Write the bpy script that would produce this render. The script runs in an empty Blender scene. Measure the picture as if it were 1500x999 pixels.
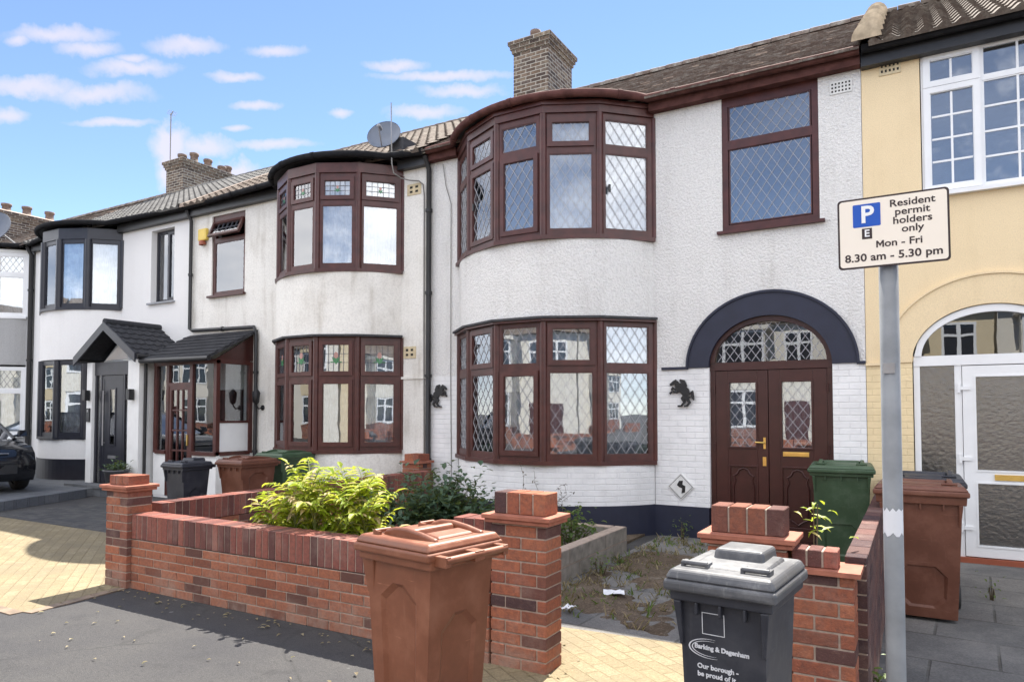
import bpy, bmesh, math, random
from math import radians as R, sin, cos, pi, sqrt
from mathutils import Vector, Matrix
random.seed(7)
SC = bpy.context.scene
COL = SC.collection

# ------------------------------------------------------------------ camera
cam = bpy.data.objects.new("camera", bpy.data.cameras.new("camera")); COL.objects.link(cam)
cam.location = (0.47, -8.95, 1.6)
cam.rotation_euler = (R(92), 0, R(30))
cam.data.sensor_width = 36; cam.data.lens = 1019*36/1500
cam.data.shift_y = (105.5 - 1019*math.tan(R(2)))/1500
cam.data.clip_start = 0.05; cam.data.clip_end = 3000
SC.camera = cam

# ------------------------------------------------------------------ light
SUN_AZ = R(-6)       # measured from +y towards +x
SUN_EL = R(56)
SUN_STRENGTH = 3.6
SKY_STRENGTH = 0.078
EXPOSURE = 1.98
sl = bpy.data.lights.new("sun", 'SUN'); sl.energy = SUN_STRENGTH; sl.angle = R(0.5); sl.color = (1, .94, .84)
so = bpy.data.objects.new("sun", sl); COL.objects.link(so)
sdir = Vector((sin(SUN_AZ)*cos(SUN_EL), cos(SUN_AZ)*cos(SUN_EL), sin(SUN_EL)))
so.rotation_euler = sdir.to_track_quat('Z', 'Y').to_euler(); so.location = sdir*40
SC.view_settings.view_transform = 'Standard'; SC.view_settings.look = 'None'
SC.view_settings.exposure = EXPOSURE; SC.view_settings.gamma = 1.0; SC.view_settings.use_curve_mapping = False

W = bpy.data.worlds.new("World"); SC.world = W; W.use_nodes = True
nt = W.node_tree; nt.nodes.clear()
def wn(t, **k):
    n = nt.nodes.new(t)
    for a, b in k.items(): setattr(n, a, b)
    return n
def wl(a, b): nt.links.new(a, b)
def wmath(op, a, b=None, c=None, clamp=False):
    n = wn('ShaderNodeMath', operation=op, use_clamp=clamp)
    for i, x in enumerate((a, b, c)):
        if x is None: continue
        if isinstance(x, (int, float)): n.inputs[i].default_value = x
        else: wl(x, n.inputs[i])
    return n.outputs[0]
sky = wn('ShaderNodeTexSky', sky_type='NISHITA', sun_disc=False)
sky.sun_elevation = SUN_EL; sky.sun_rotation = SUN_AZ
sky.air_density = 0.6; sky.dust_density = 0.0; sky.ozone_density = 1.0
tc = wn('ShaderNodeTexCoord')
sep = wn('ShaderNodeSeparateXYZ'); wl(tc.outputs['Generated'], sep.inputs[0])
fx = wmath('ADD', wmath('MULTIPLY', sep.outputs[0], -.5), wmath('MULTIPLY', sep.outputs[1], .866)); fxs = wmath('MAXIMUM', fx, .05)
az = wmath('DIVIDE', wmath('ADD', wmath('MULTIPLY', sep.outputs[0], .866), wmath('MULTIPLY', sep.outputs[1], .5)), fxs)
el = wmath('DIVIDE', sep.outputs[2], fxs)
nz = wn('ShaderNodeTexNoise'); nz.inputs['Scale'].default_value = 34; nz.inputs['Detail'].default_value = 6; nz.inputs['Roughness'].default_value = .62
wl(tc.outputs['Generated'], nz.inputs['Vector'])
nsep = wn('ShaderNodeSeparateColor'); wl(nz.outputs['Color'], nsep.inputs[0])
nA = wmath('SUBTRACT', nsep.outputs[0], .5); nB = wmath('SUBTRACT', nsep.outputs[1], .5)
# wispy fair weather clouds over the roofs: (across, up, half width, half height) as slopes from north-north-west
CLOUDS = [(-0.6648,0.5525,0.0750,0.0112),(-0.7246,0.5443,0.0180,0.0071),(-0.6193,0.5311,0.0479,0.0102),(-0.5539,0.5037,0.0649,0.0102),(-0.5542,0.5179,0.0250,0.0051),(-0.4746,0.5362,0.0550,0.0112),(-0.3446,0.5291,0.0420,0.0071),(-0.4040,0.4915,0.0419,0.0061),(-0.7079,0.4753,0.0897,0.0132),(-0.6080,0.4652,0.0748,0.0132),(-0.7367,0.4328,0.0299,0.0091),(-0.1697,0.5067,0.0449,0.0071),(-0.0698,0.4702,0.0598,0.0081),(-0.1294,0.4379,0.0548,0.0091),(-0.2489,0.4358,0.0169,0.0061),(-0.3735,0.4480,0.0349,0.0051),(-0.4010,0.4146,0.0199,0.0040),(-0.3479,0.3905,0.0596,0.0060),(-0.0998,0.4915,0.0998,0.0061),(-0.5822,0.4227,0.0597,0.0050),(-0.4970,0.3874,0.0278,0.0262),(-0.4020,0.3442,0.0337,0.0221),(-0.4473,0.3874,0.0497,0.0121),(-0.5014,0.3522,0.0159,0.0282)]
tot = None
for (a0, e0, wa, we) in CLOUDS:
    big = we > .015
    u = wmath('DIVIDE', wmath('ADD', wmath('SUBTRACT', az, a0), wmath('MULTIPLY', nA, wa*.9)), wa*1.25)
    v = wmath('DIVIDE', wmath('ADD', wmath('SUBTRACT', el, e0), wmath('MULTIPLY', nB, we*3.4)), we*1.5)
    d = wmath('ADD', wmath('MULTIPLY', u, u), wmath('MULTIPLY', v, v))
    m = wmath('SUBTRACT', 1.0, d, clamp=True)
    m = wmath('MULTIPLY', wmath('POWER', m, 1.3), 1.2 if big else .95, clamp=True)
    tot = m if tot is None else wmath('MAXIMUM', tot, m)
# broken cloud on the side of the sky behind the viewer (it shows in the window panes), cover and brightness raised to light the house fronts
mp = wn('ShaderNodeMapping'); mp.inputs['Scale'].default_value = (1, 1, 2.2); wl(tc.outputs['Generated'], mp.inputs[0])
n2 = wn('ShaderNodeTexNoise'); n2.inputs['Scale'].default_value = 2.2; n2.inputs['Detail'].default_value = 6; n2.inputs['Roughness'].default_value = .55
wl(mp.outputs[0], n2.inputs['Vector'])
bk = wmath('MULTIPLY', wmath('SUBTRACT', n2.outputs['Fac'], .34), 3.2, clamp=True)
bk = wmath('MULTIPLY', bk, wmath('MULTIPLY', wmath('ADD', sep.outputs[1], -.05), -6.0, clamp=True))
by = wmath('MAXIMUM', wmath('MULTIPLY', sep.outputs[1], -1.0), .05)
gu = wmath('DIVIDE', wmath('ADD', wmath('ADD', wmath('DIVIDE', sep.outputs[0], by), .30), wmath('MULTIPLY', nA, .5)), .62)
gv = wmath('DIVIDE', wmath('ADD', wmath('ADD', wmath('DIVIDE', sep.outputs[2], by), -.36), wmath('MULTIPLY', nB, .4)), .30)
gap = wmath('MULTIPLY', wmath('SUBTRACT', 1.15, wmath('ADD', wmath('MULTIPLY', gu, gu), wmath('MULTIPLY', gv, gv)), clamp=True), 1.4, clamp=True)
bk = wmath('MULTIPLY', bk, wmath('SUBTRACT', 1.0, wmath('MULTIPLY', gap, .88)))
mixb = wn('ShaderNodeMix', data_type='RGBA'); wl(wmath('MULTIPLY', bk, .92), mixb.inputs['Factor'])
wl(sky.outputs[0], mixb.inputs['A']); mixb.inputs['B'].default_value = (13.4, 13.1, 12.9, 1)
tot = wmath('MULTIPLY', tot, .76)
mixc = wn('ShaderNodeMix', data_type='RGBA'); wl(tot, mixc.inputs['Factor'])
wl(mixb.outputs['Result'], mixc.inputs['A']); mixc.inputs['B'].default_value = (3.2, 2.95, 3.3, 1)
bg = wn('ShaderNodeBackground'); bg.inputs['Strength'].default_value = SKY_STRENGTH
wl(mixc.outputs['Result'], bg.inputs[0])
wo = wn('ShaderNodeOutputWorld'); wl(bg.outputs[0], wo.inputs[0])

# ------------------------------------------------------------------ materials
class NT:
    def __init__(s, name):
        s.m = bpy.data.materials.new(name); s.m.use_nodes = True
        s.t = s.m.node_tree; s.t.nodes.clear()
        s.out = s.n('ShaderNodeOutputMaterial')
    def n(s, t, **k):
        x = s.t.nodes.new(t)
        for a, b in k.items(): setattr(x, a, b)
        return x
    def l(s, a, b): s.t.links.new(a, b)
    def uv(s): 
        return s.n('ShaderNodeUVMap').outputs[0]
    def obj(s): return s.n('ShaderNodeTexCoord').outputs['Object']
    def gen(s): return s.n('ShaderNodeNewGeometry').outputs['Position']
    def map(s, v, scale): 
        x = s.n('ShaderNodeMapping'); x.inputs['Scale'].default_value = scale; s.l(v, x.inputs[0]); return x.outputs[0]
    def noise(s, v, sc, det=4, ro=.55, dist=0):
        x = s.n('ShaderNodeTexNoise'); x.inputs['Scale'].default_value = sc; x.inputs['Detail'].default_value = det
        x.inputs['Roughness'].default_value = ro; x.inputs['Distortion'].default_value = dist
        s.l(v, x.inputs['Vector']); return x.outputs['Fac']
    def ramp(s, f, stops):
        x = s.n('ShaderNodeValToRGB'); e = x.color_ramp.elements
        while len(e) < len(stops): e.new(.5)
        for i, (p, c) in enumerate(stops):
            e[i].position = p
            e[i].color = (c, c, c, 1) if isinstance(c, (int, float)) else (*c, 1)
        s.l(f, x.inputs[0]); return x.outputs[0]
    def mix(s, f, a, b, mode='MIX'):
        x = s.n('ShaderNodeMix', data_type='RGBA', blend_type=mode)
        for k, q in (('Factor', f), ('A', a), ('B', b)):
            if isinstance(q, (int, float)): x.inputs[k].default_value = q if k == 'Factor' else (q, q, q, 1)
            elif isinstance(q, tuple): x.inputs[k].default_value = (*q, 1)
            else: s.l(q, x.inputs[k])
        return x.outputs['Result']
    def math(s, op, a, b=0.):
        x = s.n('ShaderNodeMath', operation=op)
        for i, q in enumerate((a, b)):
            if isinstance(q, (int, float)): x.inputs[i].default_value = q
            else: s.l(q, x.inputs[i])
        return x.outputs[0]
    def bump(s, h, st=.5, d=.01, nrm=None):
        x = s.n('ShaderNodeBump'); x.inputs['Strength'].default_value = st; x.inputs['Distance'].default_value = d
        s.l(h, x.inputs['Height'])
        if nrm is not None: s.l(nrm, x.inputs['Normal'])
        return x.outputs[0]
    def attr(s, name='rnd'):
        return s.n('ShaderNodeAttribute', attribute_name=name).outputs['Fac']
    def pbr(s, col, rough=.8, nrm=None, spec=.5, metal=0, **kw):
        p = s.n('ShaderNodeBsdfPrincipled')
        for k, q in (('Base Color', col), ('Roughness', rough)):
            if isinstance(q, (int, float)): p.inputs[k].default_value = q if k == 'Roughness' else (q, q, q, 1)
            elif isinstance(q, tuple): p.inputs[k].default_value = (*q, 1)
            else: s.l(q, p.inputs[k])
        p.inputs['Specular IOR Level'].default_value = spec; p.inputs['Metallic'].default_value = metal
        for k, q in kw.items(): p.inputs[k.replace('_', ' ')].default_value = q
        if nrm is not None: s.l(nrm, p.inputs['Normal'])
        s.l(p.outputs[0], s.out.inputs[0]); return s.m

def plain(name, col, rough=.5, var=.12, sc=6, bump=0, bsc=40, spec=.5, metal=0):
    t = NT(name); g = t.gen()
    n = t.noise(g, sc, 5)
    c = t.mix(t.ramp(n, [(.3, 0.), (.7, 1.)]), tuple(x*(1-var) for x in col), tuple(min(1, x*(1+var)) for x in col))
    nr = t.bump(t.noise(g, bsc, 3), bump, .004) if bump else None
    return t.pbr(c, rough, nr, spec, metal)

def render_mat(name, col, dirt, amt=.5, coarse=70, bump=.6, dist=.012, crack=False):
    t = NT(name); g = t.gen()
    n1 = t.noise(g, coarse, 3, .75); n2 = t.noise(g, 1.3, 6, .65)
    streak = t.noise(t.map(g, (5.5, 5.5, .55)), 1.0, 5, .6)
    c = t.mix(t.ramp(n1, [(.36, .0), (.58, 1.)]), tuple(x*.86 for x in col), col)
    st = t.math('MULTIPLY', t.ramp(streak, [(.5, 0.), (.72, 1.)]), t.ramp(n2, [(.4, 0.), (.65, 1.)]))
    c = t.mix(t.math('MULTIPLY', st, amt), c, dirt)
    c = t.mix(t.math('MULTIPLY', t.ramp(n2, [(.45, 0.), (.8, 1.)]), amt*.5), c, dirt)
    nr = t.bump(n1, bump, dist)
    nr = t.bump(t.noise(g, 9, 3), .25, .012, nr)
    return t.pbr(c, .92, nr, .2)

def brickpaint_mat(name, col, mort, bump=.8):
    t = NT(name); u = t.uv(); g = t.gen()
    b = t.n('ShaderNodeTexBrick'); t.l(u, b.inputs['Vector'])
    b.inputs['Scale'].default_value = 1; b.inputs['Brick Width'].default_value = .225; b.inputs['Row Height'].default_value = .075
    b.inputs['Mortar Size'].default_value = .007; b.inputs['Mortar Smooth'].default_value = .6
    n = t.noise(g, 2.2, 6, .6); n1 = t.noise(g, 30, 3)
    c = t.mix(t.ramp(n, [(.4, 0.), (.75, 1.)]), col, tuple(x*.8 for x in col))
    c = t.mix(t.math('MULTIPLY', b.outputs['Fac'], .3), c, mort)
    h = t.math('ADD', t.math('MULTIPLY', b.outputs['Fac'], -1.), t.math('MULTIPLY', n1, 1.1))
    return t.pbr(c, .75, t.bump(h, bump*.75, .007), .25)

def brick_tex_mat(name, tones, mort, msize=.009):
    """wall brick texture on uv in metres"""
    t = NT(name); u = t.uv(); g = t.gen()
    b = t.n('ShaderNodeTexBrick'); t.l(u, b.inputs['Vector'])
    b.inputs['Scale'].default_value = 1; b.inputs['Brick Width'].default_value = .225; b.inputs['Row Height'].default_value = .075
    b.inputs['Mortar Size'].default_value = msize; b.inputs['Mortar Smooth'].default_value = .25
    b.inputs['Color1'].default_value = (0, 0, 0, 1); b.inputs['Color2'].default_value = (1, 1, 1, 1); b.inputs['Mortar'].default_value = (.5, .5, .5, 1)
    k = len(tones)
    c = t.ramp(b.outputs['Color'], [((i+.5)/k, x) for i, x in enumerate(tones)])
    c = t.mix(t.ramp(t.noise(g, 18, 5), [(.35, .35), (.7, 1.)]), tuple(x*.45 for x in tones[0]), c)
    c = t.mix(b.outputs['Fac'], c, mort)
    h = t.math('ADD', t.math('MULTIPLY', b.outputs['Fac'], -1.), t.math('MULTIPLY', t.noise(g, 60, 3), .5))
    return t.pbr(c, .9, t.bump(h, 1, .012), .2)

def brick_obj_mat(name, tones):
    """material of single modelled bricks: tone from the face attribute"""
    t = NT(name); g = t.gen(); k = len(tones)
    x = t.n('ShaderNodeValToRGB'); x.color_ramp.interpolation = 'LINEAR'
    c = t.ramp(t.attr(), [((i+.5)/k, q) for i, q in enumerate(tones)])
    n = t.noise(g, 38, 6, .7); n2 = t.noise(g, 3.2, 7, .7); n3 = t.noise(g, 120, 3, .7)
    c = t.mix(t.ramp(n, [(.32, .6), (.62, 0.)]), c, (.10, .055, .05))
    c = t.mix(t.ramp(n3, [(.58, 0.), (.78, .3)]), c, (.50, .26, .17))
    c = t.mix(t.math('MULTIPLY', t.ramp(n2, [(.52, 0.), (.7, 1.)]), .22), c, (.46, .36, .30))
    # pale salts and splashes low down on the wall
    z = t.n('ShaderNodeSeparateXYZ'); t.l(g, z.inputs[0])
    low = t.math('SUBTRACT', 1., t.math('MULTIPLY', z.outputs[2], 4.5)); low = t.math('MAXIMUM', low, 0.)
    c = t.mix(t.math('MULTIPLY', low, t.ramp(n2, [(.4, 0.), (.65, .7)])), c, (.34, .25, .20))
    h = t.math('ADD', t.math('MULTIPLY', n, 1.), t.math('MULTIPLY', n3, .5))
    return t.pbr(c, .9, t.bump(h, .8, .009), .2)

def tile_mat(name, a, b, moss, amt):
    t = NT(name); g = t.gen()
    c = t.mix(t.attr(), a, b)
    n = t.noise(g, 5.5, 6, .7); n2 = t.noise(g, 28, 4, .6)
    c = t.mix(t.math('MULTIPLY', t.ramp(n, [(.45, 0.), (.65, 1.)]), amt), c, moss)
    c = t.mix(t.ramp(n2, [(.35, .5), (.7, 0.)]), c, tuple(x*.5 for x in a))
    return t.pbr(c, .9, t.bump(n2, .4, .01), .2)

def ground_mat(name, a, b, grain=180, patch=1.1, bump=.5, rough=.9, spots=None, crack=0):
    t = NT(name); g = t.gen()
    n = t.noise(g, grain, 4, .8); p = t.noise(g, patch, 7, .68); n_ = t.noise(g, grain*.28, 4, .75)
    c = t.mix(t.ramp(p, [(.32, 0.), (.7, 1.)]), a, b)
    c = t.mix(t.ramp(n, [(.38, .6), (.6, 0.)]), c, tuple(x*.4 for x in a))
    c = t.mix(t.ramp(n_, [(.36, .4), (.52, 0.)]), c, tuple(x*.45 for x in a))
    c = t.mix(t.ramp(n, [(.56, 0.), (.72, .5)]), c, tuple(min(1, x*1.9) for x in b))
    if spots: c = t.mix(t.ramp(t.noise(g, 7, 5, .7), [(.58, 0.), (.7, .8)]), c, spots)
    return t.pbr(c, rough, t.bump(n, bump, .006), .25)

def asphalt_mat(name, a, b):
    t = NT(name); g = t.gen()
    n = t.noise(g, 130, 4, .8); n_ = t.noise(g, 38, 4, .75); p = t.noise(g, .8, 8, .7); st = t.noise(g, 2.6, 7, .72)
    c = t.mix(t.ramp(p, [(.35, 0.), (.65, 1.)]), a, b)
    c = t.mix(t.ramp(n, [(.38, .6), (.6, 0.)]), c, tuple(x*.4 for x in a))
    c = t.mix(t.ramp(n_, [(.36, .4), (.52, 0.)]), c, tuple(x*.45 for x in a))
    c = t.mix(t.ramp(n, [(.56, 0.), (.72, .55)]), c, tuple(x*2. for x in b))
    c = t.mix(t.ramp(st, [(.56, 0.), (.66, .45)]), c, tuple(x*.55 for x in a))
    v = t.n('ShaderNodeTexVoronoi', feature='DISTANCE_TO_EDGE'); v.inputs['Scale'].default_value = .55
    mp = t.n('ShaderNodeMix', data_type='VECTOR'); mp.inputs['Factor'].default_value = .12
    w = t.n('ShaderNodeTexNoise'); w.inputs['Scale'].default_value = 3; w.inputs['Detail'].default_value = 6; t.l(g, w.inputs['Vector'])
    t.l(g, mp.inputs['A']); t.l(w.outputs['Color'], mp.inputs['B']); t.l(mp.outputs['Result'], v.inputs['Vector'])
    cr = t.math('MULTIPLY', t.ramp(v.outputs['Distance'], [(.0, 1.), (.006, 0.)]), t.ramp(p, [(.45, 0.), (.6, .8)]))
    c = t.mix(cr, c, (.03, .03, .03))
    sp = t.n('ShaderNodeTexVoronoi'); sp.inputs['Scale'].default_value = 2.3; t.l(g, sp.inputs['Vector'])
    c = t.mix(t.ramp(sp.outputs['Distance'], [(.035, .5), (.05, 0.)]), c, (.26, .26, .25))
    return t.pbr(c, .9, t.bump(n, .7, .007), .25)

def bin_mat(name, col, dust, amt=.35):
    t = NT(name); g = t.gen(); o = t.obj()
    n = t.noise(o, 4.5, 7, .68); s1 = t.noise(t.map(o, (26, 26, 3.2)), 1, 5, .7); s2 = t.noise(t.map(o, (5, 5, 60)), 1, 4, .7); f = t.noise(o, 140, 3, .6)
    c = t.mix(t.ramp(n, [(.35, 0.), (.7, 1.)]), tuple(x*.82 for x in col), tuple(min(1, x*1.15) for x in col))
    c = t.mix(t.math('MULTIPLY', t.ramp(n, [(.5, 0.), (.7, 1.)]), amt), c, dust)
    c = t.mix(t.math('MULTIPLY', t.ramp(s1, [(.6, 0.), (.72, 1.)]), amt*.9), c, dust)
    c = t.mix(t.math('MULTIPLY', t.ramp(s2, [(.66, 0.), (.72, 1.)]), amt*.8), c, tuple(min(1, x*2.2) for x in dust))
    r = t.ramp(n, [(.3, .34), (.7, .6)])
    return t.pbr(c, r, t.bump(f, .15, .002), .45)

def paver_mat(name, tones, mort, bw, rh, rot=0., patch=None, pamt=.5):
    t = NT(name); g = t.gen()
    mp = t.n('ShaderNodeMapping'); mp.inputs['Rotation'].default_value = (0, 0, rot); t.l(g, mp.inputs[0])
    b = t.n('ShaderNodeTexBrick'); t.l(mp.outputs[0], b.inputs['Vector'])
    b.inputs['Scale'].default_value = 1; b.inputs['Brick Width'].default_value = bw; b.inputs['Row Height'].default_value = rh
    b.inputs['Mortar Size'].default_value = .008 if bw < .4 else .012; b.inputs['Mortar Smooth'].default_value = .5
    b.inputs['Color1'].default_value = (0, 0, 0, 1); b.inputs['Color2'].default_value = (1, 1, 1, 1)
    k = len(tones)
    c = t.ramp(b.outputs['Color'], [((i+.5)/k, x) for i, x in enumerate(tones)])
    c = t.mix(t.ramp(t.noise(g, 40, 5, .7), [(.3, .5), (.7, 0.)]), c, tuple(x*.4 for x in tones[0]))
    if patch: c = t.mix(t.math('MULTIPLY', t.ramp(t.noise(g, 1.6, 7, .68), [(.45, 0.), (.62, 1.)]), pamt), c, patch)
    wear = t.ramp(t.noise(g, 2.4, 7, .7), [(.38, .15), (.62, .85)])
    c = t.mix(t.math('MULTIPLY', b.outputs['Fac'], wear), c, mort)
    c = t.mix(t.ramp(t.noise(g, 90, 4, .75), [(.36, .55), (.55, 0.)]), c, tuple(x*.5 for x in tones[0]))
    h = t.math('ADD', t.math('MULTIPLY', t.math('MULTIPLY', b.outputs['Fac'], wear), -1.), t.math('MULTIPLY', t.noise(g, 60, 4), .6))
    return t.pbr(c, .9, t.bump(h, .8, .01), .25)

def glass_mat(name, refl=.3, tint=(.9, .93, .95), wob=0.0, wsc=3, rough=.0):
    t = NT(name); g = t.gen()
    nr = t.bump(t.noise(g, wsc, 2), 1, wob) if wob else None
    tr = t.n('ShaderNodeBsdfTransparent'); tr.inputs[0].default_value = (*tint, 1)
    gl = t.n('ShaderNodeBsdfGlossy'); gl.inputs['Roughness'].default_value = rough; gl.inputs[0].default_value = (.95, .97, 1, 1)
    fr = t.n('ShaderNodeFresnel'); fr.inputs['IOR'].default_value = 1.5
    if nr is not None: t.l(nr, gl.inputs['Normal'])
    f = t.math('ADD', t.math('MULTIPLY', fr.outputs[0], 1.0), refl)
    mx = t.n('ShaderNodeMixShader'); t.l(f, mx.inputs[0]); t.l(tr.outputs[0], mx.inputs[1]); t.l(gl.outputs[0], mx.inputs[2])
    t.l(mx.outputs[0], t.out.inputs[0]); return t.m

def leaf_mat(name, a, b, tr=.45, dry=None):
    t = NT(name)
    c = t.ramp(t.attr(), [(0, a), (.55, tuple((x+y)/2 for x, y in zip(a, b))), (.86, b), (.93, dry or b)])
    d = t.n('ShaderNodeBsdfPrincipled'); d.inputs['Roughness'].default_value = .5; d.inputs['Specular IOR Level'].default_value = .35; t.l(c, d.inputs['Base Color'])
    x = t.n('ShaderNodeBsdfTranslucent'); t.l(t.mix(.35, c, (.55, .6, .05)), x.inputs[0])
    mx = t.n('ShaderNodeMixShader'); mx.inputs[0].default_value = tr
    t.l(d.outputs[0], mx.inputs[1]); t.l(x.outputs[0], mx.inputs[2]); t.l(mx.outputs[0], t.out.inputs[0]); return t.m

M = {}
M['roughcast'] = render_mat('roughcast_white', (.88, .87, .85), (.52, .50, .47), .45, 34, 1.0, .03)
M['cream'] = render_mat('weathered_cream_render', (.86, .84, .79), (.40, .36, .30), .75, 30, .35, .006)
M['smooth'] = render_mat('smooth_white_render', (.84, .83, .82), (.6, .58, .55), .2, 120, .12, .003)
M['yellow'] = render_mat('yellow_render', (.84, .68, .44), (.55, .42, .24), .35, 90, .3, .004)
M['pebble'] = render_mat('grey_pebbledash', (.46, .46, .46), (.3, .3, .3), .4, 50, .9, .015)
M['paintbrick'] = brickpaint_mat('white_painted_brick', (.86, .86, .86), (.64, .65, .67))
M['yellowbrick'] = brickpaint_mat('yellow_painted_brick', (.84, .68, .42), (.58, .46, .26), .6)
M['navy'] = plain('navy_paint', (.016, .019, .040), .55, .15, 5, .3, 60)
M['mahog'] = plain('mahogany_upvc', (.070, .019, .015), .40, .28, 7, .12, 30)
M['mahogd'] = plain('mahogany_door', (.047, .012, .010), .34, .18, 8, .1, 30)
M['gutbrown'] = plain('brown_gutter_paint', (.10, .045, .040), .85, .35, 7, .2, 30, .08)
M['gutblack'] = plain('black_gutter_paint', (.018, .018, .02), .85, .3, 7, .2, 30, .08)
M['black'] = plain('black_plastic', (.016, .016, .018), .42, .2, 8)
M['anth'] = plain('anthracite_upvc', (.020, .021, .030), .4, .15, 6)
M['white'] = plain('white_upvc', (.80, .81, .82), .3, .03, 4)
M['whitepaint'] = plain('white_paint', (.78, .78, .77), .6, .06, 4)
M['lead'] = plain('lead_strip', (.34, .34, .36), .5, .1, 20)
M['leaddark'] = plain('dark_lead_strip', (.10, .10, .12), .5, .1, 20)
M['glass'] = glass_mat('window_glass', .135, wob=.0007, wsc=2.0)
M['glassdim'] = glass_mat('dim_window_glass', .12, (.45, .47, .5), wob=.0003, wsc=2.2)
M['obscure'] = glass_mat('obscure_glass', .16, (.42, .40, .38), wob=.0035, wsc=24, rough=.25)
M['curtain'] = plain('net_curtain', (.50, .51, .52), .9, .22, 7)
M['curtaing'] = plain('grey_net_curtain', (.36, .36, .38), .9, .25, 9)
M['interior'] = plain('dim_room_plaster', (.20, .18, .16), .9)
M['gold'] = plain('brass', (.75, .52, .16), .28, .1, 9, 0, 40, .5, .9)
M['roofC'] = tile_mat('worn_plain_tile', (.13, .095, .08), (.20, .155, .13), (.42, .40, .36), .7)
M['roofB'] = tile_mat('profiled_brown_tile', (.115, .088, .072), (.17, .132, .108), (.34, .31, .26), .5)
M['roofA'] = tile_mat('grey_profiled_tile', (.125, .122, .12), (.175, .17, .162), (.36, .35, .33), .4)
M['slate'] = tile_mat('dark_porch_tile', (.035, .036, .042), (.055, .056, .062), (.10, .10, .11), .2)
M['felt'] = plain('roofing_felt', (.05, .05, .055), .85, .3, 12, .5, 70)
M['leadroof'] = plain('lead_flashing', (.30, .31, .33), .6, .2, 6)
M['mortar'] = plain('lime_mortar', (.37, .29, .235), .95, .2, 25, .6, 80)
M['clay'] = plain('pale_clay_bonnet', (.45, .36, .25), .85, .3, 10, .4, 40)
M['claypot'] = plain('weathered_pot', (.15, .11, .09), .85, .35, 8, .3, 40)
M['stock'] = brick_tex_mat('london_stock_brick', [(.10, .075, .065), (.20, .14, .10), (.27, .20, .15), (.14, .11, .10), (.32, .25, .18)], (.40, .37, .32), .010)
M['brick'] = brick_obj_mat('red_facing_brick', [(.075, .045, .046), (.16, .07, .055), (.36, .13, .07), (.39, .14, .078), (.42, .155, .085), (.35, .12, .066), (.28, .095, .06)])
M['brickwall'] = brick_obj_mat('red_wall_brick', [(.13, .06, .046), (.29, .10, .056), (.37, .135, .072), (.39, .145, .08), (.36, .13, .07), (.42, .16, .09), (.32, .11, .062), (.38, .15, .088)])
M['brickpurple'] = brick_obj_mat('dark_purple_brick', [(.06, .04, .045), (.10, .06, .06), (.15, .075, .065), (.08, .05, .052), (.12, .07, .065)])
M['brickdark'] = brick_obj_mat('red_brown_soldier_brick', [(.11, .05, .045), (.18, .07, .06), (.31, .11, .08), (.26, .09, .07), (.15, .06, .052)])
M['slabtile'] = plain('clay_creasing_tile', (.33, .12, .075), .85, .2, 14, .4, 60)
M['asphalt'] = asphalt_mat('footway_asphalt', (.060, .059, .063), (.090, .087, .085))
M['road'] = ground_mat('road_asphalt', (.09, .09, .09), (.12, .12, .12), 130, .9, .5)
M['crossover'] = paver_mat('buff_block_paving', [(.27, .22, .135), (.31, .255, .155), (.33, .275, .175)], (.20, .16, .095), .21, .105, R(35), (.20, .165, .11), .9)
M['drive'] = paver_mat('dark_block_drive', [(.065, .065, .07), (.085, .085, .088), (.11, .107, .103)], (.045, .045, .045), .2, .1, 0, (.12, .117, .112), .5)
M['edgeblock'] = plain('worn_edging_block', (.20, .15, .11), .95, .3, 9, .6, 70)
M['pad'] = paver_mat('grey_granite_paving', [(.13, .14, .155), (.16, .17, .185), (.19, .20, .21)], (.09, .09, .1), .45, .3, 0, (.22, .22, .23), .3)
M['kerbstone'] = paver_mat('grey_kerb_block', [(.14, .15, .17), (.18, .19, .21)], (.08, .08, .09), .3, .3)
M['slab'] = paver_mat('grey_concrete_slab', [(.15, .15, .15), (.18, .175, .17), (.22, .21, .20)], (.075, .07, .06), .75, .6, .06, (.27, .26, .245), .5)
M['soil'] = ground_mat('littered_soil', (.095, .068, .045), (.18, .14, .105), 55, 2.2, 1.0, .95, (.22, .19, .15))
M['conblock'] = plain('weathered_concrete_block', (.24, .22, .19), .95, .3, 10, .8, 60)
M['pole'] = plain('galvanised_grey_paint', (.235, .245, .255), .6, .2, 5, .15, 40, .25)
M['signface'] = plain('cream_sign_face', (.88, .80, .69), .45, .015, 3)
M['signblue'] = plain('sign_blue', (.006, .085, .46), .45, .05, 3)
M['signdark'] = plain('sign_dark_brown', (.030, .016, .016), .5, .05, 3)
M['signwhite'] = plain('sign_white', (.85, .85, .85), .45, .02, 3)
M['binbrown'] = bin_mat('brown_bin_plastic', (.215, .076, .038), (.31, .15, .09), .35)
M['binbrown2'] = bin_mat('dark_brown_bin_plastic', (.14, .052, .031), (.22, .11, .075), .35)
M['bingrey'] = bin_mat('dark_grey_bin_plastic', (.028, .030, .040), (.085, .085, .09), .3)
M['bingrey2'] = bin_mat('lighter_grey_bin_plastic', (.080, .082, .09), (.26, .26, .26), .5)  # base grey lighter than the bin body, with scattered pale scuffs
M['bingreen'] = bin_mat('green_bin_plastic', (.045, .085, .043), (.12, .15, .11), .35)
M['rubber'] = plain('rubber', (.02, .02, .02), .7)
M['logo'] = plain('pale_print', (.60, .61, .64), .6, .15, 30)
M['dish'] = plain('grey_dish_paint', (.13, .15, .19), .5, .1, 5)
M['metal'] = plain('grey_metal', (.30, .30, .31), .4, .15, 8, 0, 40, .5, .6)
M['cable'] = plain('grey_cable', (.22, .21, .20), .6)
M['vent'] = plain('cream_air_brick', (.62, .52, .34), .85, .15, 12)
M['ventw'] = plain('white_air_brick', (.72, .72, .70), .85, .08, 12)
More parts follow.
